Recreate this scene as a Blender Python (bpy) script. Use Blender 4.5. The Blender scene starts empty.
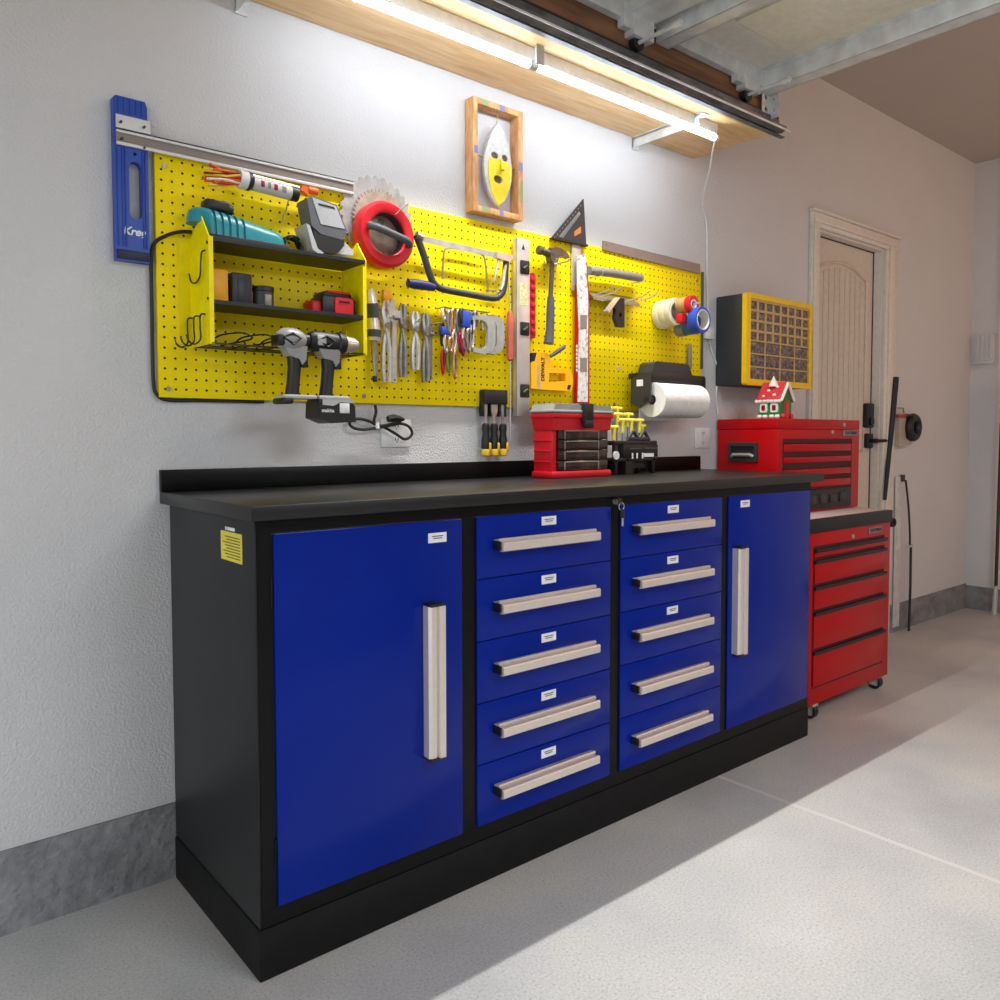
import bpy, bmesh, math, random
from mathutils import Vector, Matrix
random.seed(7)
PI = math.pi
SC = bpy.context.scene
COL = SC.collection

# ------------------------------------------------------------------ camera
FPX, CX, CY = 809.34, 505.25, 472.69
EYE = Vector((-0.6526, -2.0865, 1.1194))
FW = Vector((0.64248192, 0.76500751, -0.0445027))
RT = Vector((0.76573587, -0.64315432, -0.00104331))
UP = Vector((0.02942024, 0.03340701, 0.99900872))

def at(px, py, y):
    """point of the plane y = const seen at a pixel of the photograph"""
    d = FW + RT * ((px - CX) / FPX) - UP * ((py - CY) / FPX)
    return EYE + d * ((y - EYE.y) / d.y)

cam_d = bpy.data.cameras.new('camera')
cam = bpy.data.objects.new('camera', cam_d)
COL.objects.link(cam)
m = Matrix((RT, UP, -FW)).transposed().to_4x4()
m.translation = EYE
cam.matrix_world = m
cam_d.sensor_width = 36
cam_d.lens = FPX * 36 / 1000
cam_d.shift_x = (500 - CX) / 1000
cam_d.shift_y = (CY - 500) / 1000
cam_d.clip_start = 0.02
SC.camera = cam

# ------------------------------------------------------------------ materials
def lin(c):
    c = c / 255
    return c / 12.92 if c <= 0.04045 else ((c + 0.055) / 1.055) ** 2.4

MATS = {}
def mat(name, rgb, rough=0.5, metal=0.0, var=None, bump=None, spec=0.5, emit=0, alpha=1, trans=0, coat=0):
    if name in MATS: return MATS[name]
    mt = bpy.data.materials.new(name); mt.use_nodes = True
    nt = mt.node_tree; b = nt.nodes['Principled BSDF']
    col = (lin(rgb[0]), lin(rgb[1]), lin(rgb[2]), 1)
    b.inputs['Base Color'].default_value = col
    b.inputs['Roughness'].default_value = rough
    b.inputs['Metallic'].default_value = metal
    b.inputs['Specular IOR Level'].default_value = spec
    b.inputs['Coat Weight'].default_value = coat
    b.inputs['Alpha'].default_value = alpha
    b.inputs['Transmission Weight'].default_value = trans
    if emit:
        b.inputs['Emission Color'].default_value = col
        b.inputs['Emission Strength'].default_value = emit
    tc = nt.nodes.new('ShaderNodeTexCoord')
    if var is None and not emit: var = (40, 0.06)
    if var:
        n = nt.nodes.new('ShaderNodeTexNoise'); n.inputs['Scale'].default_value = var[0]; n.inputs['Detail'].default_value = 4
        nt.links.new(tc.outputs['Object'], n.inputs['Vector'])
        mr = nt.nodes.new('ShaderNodeMapRange')
        mr.inputs['From Min'].default_value = 0.3; mr.inputs['From Max'].default_value = 0.7
        mr.inputs['To Min'].default_value = 1 - var[1]; mr.inputs['To Max'].default_value = 1 + var[1]
        nt.links.new(n.outputs['Fac'], mr.inputs['Value'])
        mx = nt.nodes.new('ShaderNodeVectorMath'); mx.operation = 'SCALE'
        mx.inputs[0].default_value = col[:3]
        nt.links.new(mr.outputs['Result'], mx.inputs['Scale'])
        nt.links.new(mx.outputs[0], b.inputs['Base Color'])
    if bump:
        n2 = nt.nodes.new('ShaderNodeTexNoise'); n2.inputs['Scale'].default_value = bump[0]; n2.inputs['Detail'].default_value = 3
        nt.links.new(tc.outputs['Object'], n2.inputs['Vector'])
        bp = nt.nodes.new('ShaderNodeBump'); bp.inputs['Strength'].default_value = bump[1]; bp.inputs['Distance'].default_value = bump[2] if len(bump) > 2 else 0.004
        nt.links.new(n2.outputs['Fac'], bp.inputs['Height'])
        nt.links.new(bp.outputs['Normal'], b.inputs['Normal'])
    MATS[name] = mt
    return mt

def nodes_of(mt):
    nt = mt.node_tree
    return nt, nt.nodes['Principled BSDF'], nt.links

def N(nt, kind, **kw):
    n = nt.nodes.new(kind)
    for k, v in kw.items():
        if hasattr(n, k): setattr(n, k, v)
    return n

def math_node(nt, op, a, b=None, c=None):
    n = nt.nodes.new('ShaderNodeMath'); n.operation = op
    for i, v in enumerate((a, b, c)):
        if v is None: continue
        if isinstance(v, (int, float)): n.inputs[i].default_value = v
        else: nt.links.new(v, n.inputs[i])
    return n.outputs[0]

def ramp(nt, fac, stops):
    r = nt.nodes.new('ShaderNodeValToRGB')
    e = r.color_ramp.elements
    while len(e) < len(stops): e.new(0.5)
    for i, (p, c) in enumerate(stops):
        e[i].position = p; e[i].color = (lin(c[0]), lin(c[1]), lin(c[2]), 1)
    nt.links.new(fac, r.inputs['Fac'])
    return r.outputs['Color']

WALL_C = (212, 212, 212)
m_wall = mat('wall_paint', WALL_C, 0.6, var=(3, 0.015), bump=(150, 0.8, 0.004))
m_ceil = mat('ceiling_paint', (196, 184, 174), 0.8, var=(3, 0.02), bump=(170, 0.3, 0.002))
m_trim = mat('trim_paint', (226, 221, 210), 0.4)
m_doorp = mat('door_paint', (212, 203, 188), 0.4)

# concrete floor with speckles, stains and a pale joint
def floor_material():
    mt = mat('floor_concrete', (168, 166, 161), 0.42, bump=(300, 0.12, 0.002))
    nt, b, L = nodes_of(mt)
    tc = N(nt, 'ShaderNodeTexCoord')
    big = N(nt, 'ShaderNodeTexNoise'); big.inputs['Scale'].default_value = 2.2; big.inputs['Detail'].default_value = 6
    sp = N(nt, 'ShaderNodeTexNoise'); sp.inputs['Scale'].default_value = 170; sp.inputs['Detail'].default_value = 3
    vo = N(nt, 'ShaderNodeTexVoronoi'); vo.inputs['Scale'].default_value = 90
    for n in (big, sp, vo): L.new(tc.outputs['Object'], n.inputs['Vector'])
    base = ramp(nt, big.outputs['Fac'], [(0.28, (182, 182, 181)), (0.48, (200, 199, 197)), (0.6, (206, 204, 198)), (0.75, (216, 214, 212))])
    spk = ramp(nt, sp.outputs['Fac'], [(0.28, (192, 191, 190)), (0.45, (234, 234, 234)), (0.56, (240, 240, 240)), (0.7, (255, 255, 255))])
    mul = N(nt, 'ShaderNodeMix'); mul.data_type = 'RGBA'; mul.blend_type = 'MULTIPLY'; mul.inputs['Factor'].default_value = 0.85
    L.new(base, mul.inputs[6]); L.new(spk, mul.inputs[7])
    sx = N(nt, 'ShaderNodeSeparateXYZ'); L.new(tc.outputs['Object'], sx.inputs[0])
    wob = N(nt, 'ShaderNodeTexNoise'); wob.inputs['Scale'].default_value = 6; L.new(tc.outputs['Object'], wob.inputs['Vector'])
    d = math_node(nt, 'ADD', sx.outputs['X'], math_node(nt, 'MULTIPLY', math_node(nt, 'SUBTRACT', wob.outputs['Fac'], 0.5), 0.012))
    j = math_node(nt, 'LESS_THAN', math_node(nt, 'ABSOLUTE', math_node(nt, 'SUBTRACT', d, 1.572)), 0.0085)
    mj = N(nt, 'ShaderNodeMix'); mj.data_type = 'RGBA'
    L.new(j, mj.inputs['Factor']); L.new(mul.outputs[2], mj.inputs[6]); mj.inputs[7].default_value = (0.62, 0.6, 0.57, 1)
    L.new(mj.outputs[2], b.inputs['Base Color'])
    return mt
m_floor = floor_material()

def curb_material():
    mt = mat('curb_concrete', (120, 121, 122), 0.85, bump=(45, 0.8, 0.01))
    nt, b, L = nodes_of(mt)
    tc = N(nt, 'ShaderNodeTexCoord')
    a = N(nt, 'ShaderNodeTexNoise'); a.inputs['Scale'].default_value = 7; a.inputs['Detail'].default_value = 9; a.inputs['Roughness'].default_value = 0.7
    L.new(tc.outputs['Object'], a.inputs['Vector'])
    c = ramp(nt, a.outputs['Fac'], [(0.28, (92, 93, 94)), (0.48, (128, 129, 131)), (0.72, (160, 160, 162))])
    L.new(c, b.inputs['Base Color'])
    return mt
m_curb = curb_material()

def pegboard_material():
    mt = mat('pegboard_yellow', (252, 224, 0), 0.5, var=(5, 0.02), spec=.2)
    nt, b, L = nodes_of(mt)
    src = b.inputs['Base Color'].links[0].from_socket
    tc = N(nt, 'ShaderNodeTexCoord')
    sx = N(nt, 'ShaderNodeSeparateXYZ'); L.new(tc.outputs['Object'], sx.inputs[0])
    fx = math_node(nt, 'SUBTRACT', math_node(nt, 'FRACT', math_node(nt, 'DIVIDE', math_node(nt, 'ADD', sx.outputs['X'], 10.0), 0.0254)), 0.5)
    fz = math_node(nt, 'SUBTRACT', math_node(nt, 'FRACT', math_node(nt, 'DIVIDE', math_node(nt, 'ADD', sx.outputs['Z'], 10.0), 0.0254)), 0.5)
    r = math_node(nt, 'SQRT', math_node(nt, 'ADD', math_node(nt, 'MULTIPLY', fx, fx), math_node(nt, 'MULTIPLY', fz, fz)))
    h = math_node(nt, 'LESS_THAN', r, 0.125)
    mj = N(nt, 'ShaderNodeMix'); mj.data_type = 'RGBA'
    L.new(h, mj.inputs['Factor']); L.new(src, mj.inputs[6]); mj.inputs[7].default_value = (0.035, 0.025, 0.004, 1)
    L.new(mj.outputs[2], b.inputs['Base Color'])
    return mt
m_peg = pegboard_material()
m_yel = mat('tool_yellow_sheet', (244, 226, 2), 0.45, spec=.25)

def wood_material(name, c0, c1, c2, scale):
    mt = mat(name, c1, 0.6)
    nt, b, L = nodes_of(mt)
    tc = N(nt, 'ShaderNodeTexCoord')
    mp = N(nt, 'ShaderNodeMapping'); mp.inputs['Scale'].default_value = scale
    L.new(tc.outputs['Object'], mp.inputs['Vector'])
    a = N(nt, 'ShaderNodeTexNoise'); a.inputs['Scale'].default_value = 5; a.inputs['Detail'].default_value = 6; a.inputs['Distortion'].default_value = 0.7
    L.new(mp.outputs[0], a.inputs['Vector'])
    c = ramp(nt, a.outputs['Fac'], [(0.3, c0), (0.5, c1), (0.7, c2)])
    L.new(c, b.inputs['Base Color'])
    return mt
m_ply = wood_material('plywood', (206, 164, 112), (222, 184, 134), (232, 200, 154), (0.9, 9, 9))
m_lumber = wood_material('lumber', (196, 156, 96), (216, 178, 116), (230, 196, 140), (0.6, 8, 8))
m_frame = wood_material('picture_frame_wood', (190, 126, 76), (212, 156, 102), (226, 182, 124), (14, 14, 3))

def tarnish(name, c0, c1, rough, metal, scale=30):
    mt = mat(name, c1, rough, metal)
    nt, b, L = nodes_of(mt)
    tc = N(nt, 'ShaderNodeTexCoord')
    a = N(nt, 'ShaderNodeTexNoise'); a.inputs['Scale'].default_value = scale; a.inputs['Detail'].default_value = 5
    L.new(tc.outputs['Object'], a.inputs['Vector'])
    L.new(ramp(nt, a.outputs['Fac'], [(0.35, c0), (0.65, c1)]), b.inputs['Base Color'])
    return mt
m_galv = tarnish('galvanised_steel', (204, 206, 205), (228, 230, 228), 0.5, 0.2, 18)
m_track = tarnish('track_steel', (84, 86, 90), (126, 128, 132), 0.4, 0.6, 12)
m_gdoor = mat('garage_door_panel', (232, 229, 216), 0.55)
m_black = mat('black_powder_coat', (30, 31, 33), 0.42, spec=.35, bump=(500, 0.06, 0.001))
m_blackf = mat('black_front_frame', (10, 10, 11), 0.35, spec=.2)
m_top = mat('black_worktop', (19, 19, 19), 0.36, var=(60, 0.08), bump=(350, 0.08, 0.001))
m_rubber = mat('black_rubber_base', (16, 16, 17), 0.6, spec=.25, var=(25, 0.3), bump=(60, 0.3, 0.003))
m_blue = mat('blue_enamel', (0, 34, 138), 0.16, var=(2, 0.05), spec=0.18)
m_alu = mat('brushed_aluminium', (226, 216, 206), 0.4, 0.45, var=(80, 0.03))
m_alud = mat('aluminium_groove', (140, 136, 134), 0.4, 0.85)
m_dark = mat('black_plastic', (22, 22, 24), 0.45)
m_dark2 = mat('dark_grey_plastic', (48, 50, 54), 0.45)
m_label = mat('white_label', (238, 238, 238), 0.5)
m_ink = mat('label_ink', (52, 52, 56), 0.6)
m_stick = mat('yellow_sticker', (232, 216, 74), 0.5)
m_stickink = mat('sticker_ink', (112, 100, 30), 0.6)
m_chrome = mat('chrome', (206, 203, 198), 0.3, 0.7, var=(60, 0.12))
m_dsteel = mat('dark_forged_steel', (92, 86, 80), 0.4, 0.6, var=(50, 0.25))
m_rail = mat('rail_aluminium', (212, 210, 208), 0.42, 0.3, var=(80, 0.03))
m_railg = mat('rail_recess', (138, 128, 120), 0.5, 0.3)
m_steel = mat('tool_steel', (150, 146, 140), 0.35, 0.85, var=(50, 0.2))
m_red = mat('red_enamel', (180, 6, 16), 0.3, var=(3, 0.04), spec=0.25)
m_redp = mat('red_plastic', (204, 16, 34), 0.42)
m_white = mat('white_plastic', (232, 232, 230), 0.45)
m_jig = mat('blue_jig_plastic', (16, 66, 168), 0.4)
m_tealp = mat('teal_plastic', (40, 140, 152), 0.32)
m_greyp = mat('grey_plastic', (128, 130, 136), 0.42)
m_silverp = mat('silver_plastic', (186, 186, 184), 0.38)
m_dewalt = mat('tool_orange_yellow', (246, 176, 14), 0.4)
m_safety = mat('handle_yellow', (232, 218, 84), 0.42)
m_paper = mat('paper_towel', (238, 236, 230), 0.9, bump=(120, 0.4, 0.003))
m_cord = mat('black_cord', (18, 18, 19), 0.5)
m_wcord = mat('white_cord', (226, 226, 224), 0.5)
m_cream = mat('masking_tape_cream', (226, 220, 186), 0.6, var=(30, 0.12))
m_brown = mat('brown_tape', (186, 150, 96), 0.4)
m_btape = mat('blue_tape', (30, 74, 176), 0.45)
m_teal2 = mat('slate_blue_tape', (50, 92, 128), 0.5)
m_gtape = mat('grey_tape', (130, 126, 116), 0.5)
m_core = mat('tape_core', (222, 220, 216), 0.7)
m_grip = mat('grey_rubber_grip', (74, 78, 82), 0.6)
m_blade = tarnish('saw_blade_steel', (166, 163, 160), (198, 196, 193), 0.42, 0.35, 25)
m_blade2 = tarnish('saw_blade_dull', (158, 142, 124), (190, 178, 162), 0.5, 0.4, 25)
m_level = mat('level_silver', (206, 200, 196), 0.36, 0.5)
m_vial = mat('vial_green', (74, 84, 58), 0.2)
m_orange = mat('orange_plastic', (232, 96, 30), 0.45)
m_clear = mat('clear_lid', (190, 196, 190), 0.25, trans=0.25)
m_smoke = mat('smoky_drawer', (52, 38, 32), 0.16, var=(28, 0.55), coat=0.4)
m_maroon = mat('maroon_alloy', (150, 36, 62), 0.35, 0.5)
m_green = mat('green_alloy', (120, 146, 50), 0.4, 0.3)
m_brass = mat('brassy_steel', (188, 150, 108), 0.32, 0.8)
m_strap = mat('blue_strap', (34, 74, 178), 0.6)
m_hgreen = mat('house_green', (38, 128, 72), 0.5)
m_hdark = mat('house_dark_green', (46, 66, 44), 0.6)
m_hred = mat('house_red_roof', (214, 50, 60), 0.5)
m_icing = mat('icing_white', (240, 236, 226), 0.5)
m_cookie = mat('cookie_brown', (146, 84, 44), 0.6)
m_maskgrey = mat('mask_pale_grey', (206, 206, 204), 0.6, var=(80, 0.12))
m_maskyel = mat('mask_yellow', (240, 216, 20), 0.5)
m_maskdk = mat('mask_brown', (96, 78, 40), 0.6)
m_dusk = mat('frame_dusty_blue', (128, 128, 172), 0.6)
m_sage = mat('frame_sage', (150, 166, 110), 0.6)

def drawer_front_material():
    mt = mat('clear_small_drawer', (120, 96, 76), 0.22, coat=0.3)
    nt, b, L = nodes_of(mt)
    tc = N(nt, 'ShaderNodeTexCoord')
    oi = N(nt, 'ShaderNodeObjectInfo')
    add = N(nt, 'ShaderNodeVectorMath'); add.operation = 'ADD'
    cm = N(nt, 'ShaderNodeCombineXYZ'); L.new(math_node(nt, 'MULTIPLY', oi.outputs['Random'], 9.0), cm.inputs[0])
    L.new(tc.outputs['Object'], add.inputs[0]); L.new(cm.outputs[0], add.inputs[1])
    a = N(nt, 'ShaderNodeTexNoise'); a.inputs['Scale'].default_value = 60; a.inputs['Detail'].default_value = 3
    L.new(add.outputs[0], a.inputs['Vector'])
    L.new(ramp(nt, a.outputs['Fac'], [(0.32, (58, 44, 40)), (0.5, (98, 80, 74)), (0.62, (128, 110, 102)), (0.75, (170, 152, 140))]), b.inputs['Base Color'])
    return mt
m_sdraw = drawer_front_material()

# ------------------------------------------------------------------ geometry
ORG = {}
class MB:
    def __init__(s): s.bm = bmesh.new(); s.M = Matrix()
    def _v(s, co): return s.bm.verts.new(s.M @ Vector(co))
    def box(s, x0, x1, y0, y1, z0, z1, bev=0.0, seg=2):
        if x0 > x1: x0, x1 = x1, x0
        if y0 > y1: y0, y1 = y1, y0
        if z0 > z1: z0, z1 = z1, z0
        v = [s._v((x, y, z)) for x in (x0, x1) for y in (y0, y1) for z in (z0, z1)]
        f = [s.bm.faces.new([v[i] for i in q]) for q in ((0, 1, 3, 2), (4, 6, 7, 5), (0, 4, 5, 1), (2, 3, 7, 6), (0, 2, 6, 4), (1, 5, 7, 3))]
        if bev:
            es = list({e for q in f for e in q.edges})
            bmesh.ops.bevel(s.bm, geom=es, offset=bev, segments=seg, profile=0.5, affect='EDGES')
        return s
    def ring(s, c, u, w, r, n, r2=None):
        r2 = r if r2 is None else r2
        return [s._v(c + u * (r * math.cos(2 * PI * i / n)) + w * (r2 * math.sin(2 * PI * i / n))) for i in range(n)]
    def loft(s, rings, cap=True, closed=False):
        k = len(rings)
        for a in range(k if closed else k - 1):
            A, B = rings[a], rings[(a + 1) % k]; n = len(A)
            for i in range(n):
                s.bm.faces.new((A[i], A[(i + 1) % n], B[(i + 1) % n], B[i]))
        if cap and not closed:
            s.bm.faces.new(list(reversed(rings[0]))); s.bm.faces.new(rings[-1])
        return s
    @staticmethod
    def frame(d):
        d = d.normalized(); h = Vector((0, 0, 1)) if abs(d.z) < 0.9 else Vector((1, 0, 0))
        u = d.cross(h).normalized(); return u, d.cross(u).normalized()
    def cyl(s, a, b, r0, r1=None, n=16):
        a, b = Vector(a), Vector(b); r1 = r0 if r1 is None else r1
        u, w = s.frame(b - a)
        return s.loft([s.ring(a, u, w, r0, n), s.ring(b, u, w, r1, n)])
    def tube(s, pts, r, n=8, closed=False, flat=1.0):
        P = [Vector(p) for p in pts]; k = len(P)
        rr = r if isinstance(r, (list, tuple)) else [r] * k
        rings = []; u = None
        for i in range(k):
            if closed: t = P[(i + 1) % k] - P[i - 1]
            else: t = P[min(i + 1, k - 1)] - P[max(i - 1, 0)]
            t.normalize()
            if u is None: u, w = s.frame(t)
            u = (u - t * u.dot(t)).normalized(); w = t.cross(u).normalized()
            rings.append(s.ring(P[i], u, w, rr[i], n, rr[i] * flat))
        return s.loft(rings, closed=closed)
    def lathe(s, prof, c, axis, n=28, closed=False):
        c = Vector(c); axis = Vector(axis).normalized(); u, w = s.frame(axis)
        return s.loft([s.ring(c + axis * h, u, w, max(r, 1e-4), n) for r, h in prof], closed=closed)
    def sphere(s, c, rx, ry=None, rz=None, nu=16, nv=10):
        ry = rx if ry is None else ry; rz = rx if rz is None else rz; c = Vector(c)
        rings = []
        for j in range(1, nv):
            t = PI * j / nv
            rings.append([s._v(c + Vector((rx * math.sin(t) * math.cos(2 * PI * i / nu), ry * math.sin(t) * math.sin(2 * PI * i / nu), -rz * math.cos(t)))) for i in range(nu)])
        return s.loft(rings)
    def plate(s, outer, a0, a1, holes=(), axis='y'):
        """outline (and holes) filled and given thickness from a0 to a1 along an axis"""
        def pt(p, a):
            return {'y': (p[0], a, p[1]), 'x': (a, p[0], p[1]), 'z': (p[0], p[1], a)}[axis]
        tmp = bmesh.new(); es = []
        for loop in [outer, *holes]:
            vs = [tmp.verts.new(pt(p, a0)) for p in loop]
            es += [tmp.edges.new((vs[i], vs[(i + 1) % len(vs)])) for i in range(len(vs))]
        bmesh.ops.triangle_fill(tmp, use_beauty=True, use_dissolve=False, edges=es)
        ret = bmesh.ops.extrude_face_region(tmp, geom=list(tmp.faces))
        d = Vector(pt((0, 0), a1)) - Vector(pt((0, 0), a0))
        bmesh.ops.translate(tmp, verts=[g for g in ret['geom'] if isinstance(g, bmesh.types.BMVert)], vec=d)
        bmesh.ops.recalc_face_normals(tmp, faces=tmp.faces)
        idx = {}
        for v in tmp.verts: idx[v] = s._v(v.co)
        for f in tmp.faces:
            try: s.bm.faces.new([idx[v] for v in f.verts])
            except ValueError: pass
        tmp.free(); return s
    def build(s, name, mt, parent=None, smooth=35, normals=True, origin=None):
        if normals: bmesh.ops.recalc_face_normals(s.bm, faces=s.bm.faces)
        if origin is not None: o0 = Vector(origin)
        elif parent is None:
            xs = [v.co for v in s.bm.verts]
            o0 = Vector(((min(v.x for v in xs) + max(v.x for v in xs)) / 2, (min(v.y for v in xs) + max(v.y for v in xs)) / 2, min(v.z for v in xs)))
        else: o0 = ORG[parent.name]
        bmesh.ops.translate(s.bm, verts=s.bm.verts, vec=-o0)
        me = bpy.data.meshes.new(name); s.bm.to_mesh(me); s.bm.free()
        me.materials.append(mt)
        if smooth:
            me.polygons.foreach_set('use_smooth', [True] * len(me.polygons))
            me.set_sharp_from_angle(angle=math.radians(smooth))
        o = bpy.data.objects.new(name, me); COL.objects.link(o)
        if parent is None: o.location = o0
        else: o.parent = parent
        ORG[o.name] = o0
        return o

def tag(o, label, cat, group=None):
    o['label'] = label; o['category'] = cat
    if group: o['group'] = group
    return o
def thing(name, label, cat, loc, group=None):
    o = bpy.data.objects.new(name, None); COL.objects.link(o); o.location = loc
    o.empty_display_size = 0.05
    ORG[o.name] = Vector(loc)
    return tag(o, label, cat, group)
def struct(name, mb, mt, parent=None, smooth=35):
    o = mb.build(name, mt, parent, smooth, origin=(0, 0, 0) if parent is None else None)
    if parent is None: o['kind'] = 'structure'
    return o
def text(name, body, loc, rot, size, mt, parent, depth=0.0004, shear=0.0, sx=1.0):
    cu = bpy.data.curves.new('txt', 'FONT'); cu.body = body; cu.size = size; cu.extrude = depth; cu.shear = shear; cu.offset = size * .03
    cu.align_x = 'CENTER'; cu.align_y = 'CENTER'
    t = bpy.data.objects.new('txt', cu); COL.objects.link(t)
    dg = bpy.context.evaluated_depsgraph_get(); dg.update()
    me = bpy.data.meshes.new_from_object(t.evaluated_get(dg))
    bpy.data.objects.remove(t); bpy.data.curves.remove(cu)
    M = Matrix.Translation(Vector(loc) - ORG[parent.name]) @ rot.to_4x4() @ Matrix.Diagonal((sx, 1, 1, 1))
    me.transform(M)
    me.name = name; me.materials.clear(); me.materials.append(mt)
    o = bpy.data.objects.new(name, me); COL.objects.link(o); o.parent = parent; ORG[o.name] = ORG[parent.name]
    return o
def rotm(x, y, z): 
    from mathutils import Euler
    return Euler((math.radians(x), math.radians(y), math.radians(z))).to_matrix()
FRONT = rotm(90, 0, 0)            # faces the room
LEFTF = rotm(90, 0, -90)          # faces the left
def smooth_path(pts, k=6):
    P = [Vector(p) for p in pts]; out = []
    for i in range(len(P) - 1):
        p0, p1, p2, p3 = P[max(i - 1, 0)], P[i], P[i + 1], P[min(i + 2, len(P) - 1)]
        for j in range(k):
            t = j / k
            out.append(0.5 * ((2 * p1) + (p2 - p0) * t + (2 * p0 - 5 * p1 + 4 * p2 - p3) * t * t + (3 * p1 - p0 - 3 * p2 + p3) * t ** 3))
    out.append(P[-1]); return out
def rrect(x0, x1, z0, z1, r, n=5):
    out = []
    for cx, cz, a0 in ((x1 - r, z1 - r, 0), (x0 + r, z1 - r, 90), (x0 + r, z0 + r, 180), (x1 - r, z0 + r, 270)):
        for i in range(n + 1):
            a = math.radians(a0 + 90 * i / n); out.append((cx + r * math.cos(a), cz + r * math.sin(a)))
    return out
def circ(cx, cz, r, n=24, r2=None):
    r2 = r2 or r
    return [(cx + r * math.cos(2 * PI * i / n), cz + r2 * math.sin(2 * PI * i / n)) for i in range(n)]
def xz(v): return (v.x, v.z)

# ================================================================== SETTING
CEIL = 2.855; RX = 5.02; LX = -3.0; FY = -5.6
DX0, DX1, DZ1 = 3.095, 3.79, 2.135      # house-door opening
b = MB(); b.box(LX - 3, RX + .1, FY - .1, 0.12, -0.1, 0); struct('floor', b, m_floor, smooth=0)
b = MB(); b.box(LX, DX0, 0, .12, 0, CEIL); b.box(DX1, RX, 0, .12, 0, CEIL); b.box(DX0, DX1, 0, .12, DZ1, CEIL); b.box(DX0, DX1, 0.0, .12, 0, .02)
struct('wall_back', b, m_wall, smooth=0)
b = MB(); b.box(RX, RX + .1, FY, .12, 0, CEIL); struct('wall_right', b, m_wall, smooth=0)
b = MB(); b.box(LX - .1, RX + .1, FY - .1, FY, 0, CEIL); struct('wall_front', b, m_wall, smooth=0)
b = MB(); b.box(LX - .1, LX, -.3, .12, 0, CEIL); b.box(LX - .1, LX, FY, -5.2, 0, CEIL); b.box(LX - .1, LX, -5.2, -.3, 2.3, CEIL)
struct('wall_left', b, m_wall, smooth=0)
b = MB(); b.box(LX - .1, RX + .1, FY - .1, .12, CEIL, CEIL + .1); struct('ceiling', b, m_ceil, smooth=0)
b = MB(); b.box(LX, 3.015, -.006, 0, 0, .193); struct('baseboard_back', b, m_curb, smooth=0)
b = MB(); b.box(3.95, RX, -.006, 0, 0, .16); struct('baseboard_back_corner', b, m_curb, smooth=0)
b = MB(); b.box(RX - .006, RX, -1.2, -.006, 0, .15); struct('baseboard_right', b, m_curb, smooth=0)
b = MB(); b.box(RX - .012, RX, -.56, -.165, .15, CEIL); struct('trim_1', b, m_trim, smooth=0)
# house door
b = MB(); b.box(DX0 + .008, DX1 - .014, .05, .09, .02, DZ1 - .012)
d1 = struct('door_1', b, m_doorp, smooth=0)
b = MB()
b.box(3.018, DX0, -.018, 0, .17, DZ1, .003); b.box(DX1, 3.93, -.018, 0, .17, DZ1, .003)
b.box(3.03, DX0 - .022, -.0255, -.0185, .17, DZ1 + .02, .002); b.box(DX1 + .03, 3.885, -.0255, -.0185, .17, DZ1 + .02, .002)
b.box(3.018, 3.93, -.0182, 0, DZ1 + .0005, 2.205, .003); b.box(3.03, 3.885, -.026, -.0188, DZ1 + .021, 2.175, .002); b.box(3.011, 3.937, -.032, -.0005, 2.2055, 2.218, .003)
b.box(DX0, DX0 + .006, .0005, .05, .02, DZ1 - .011); b.box(DX1 - .0115, DX1, .0025, .05, .02, DZ1 - .011); b.box(DX0, DX1, .0005, .05, DZ1 - .01, DZ1)
b.build('door_casing', m_trim, d1)
b = MB()                                    # arched panel of planks
ax0, ax1 = 3.185, 3.68
def archz(x): 
    t = (x - 3.43) / .25; return 1.955 + .065 * (1 - t * t)
w = (ax1 - ax0) / 9
for i in range(9):
    xa, xb = ax0 + i * w + .003, ax0 + (i + 1) * w - .003
    b.plate([(xa, 1.05), (xb, 1.05), (xb, archz(xb) - .028), (xa, archz(xa) - .028)], .0505, .044)
b.tube([(ax0 - .014, .046, 1.04)] + [(ax0 - .014 + (ax1 - ax0 + .028) * i / 12, .046, archz(ax0 + (ax1 - ax0) * i / 12)) for i in range(13)] + [(ax1 + .014, .046, 1.04)], .009, 6, closed=True)
b.build('door_panel', m_doorp, d1)
b = MB(); b.box(DX1 - .014, DX1 - .0115, .045, .06, .02, DZ1 - .012); b.box(DX0, DX1, .045, .06, DZ1 - .014, DZ1 - .0105)
b.build('door_gap', m_dark, d1)  # dark strips paint the shade in the gap between slab and jamb
b = MB(); b.box(3.685, 3.77, .022, .05, 1.165, 1.30, .008); b.cyl((3.728, .022, 1.2), (3.728, .012, 1.2), .022)
b.build('door_lock', m_dark, d1)
b = MB(); b.box(3.69, 3.76, .02, .05, 1.055, 1.135, .006); b.cyl((3.725, .02, 1.095), (3.725, -.02, 1.095), .012); b.tube([(3.725, -.015, 1.095), (3.825, -.018, 1.095)], .009)
b.build('door_handle', m_dark, d1)

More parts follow.
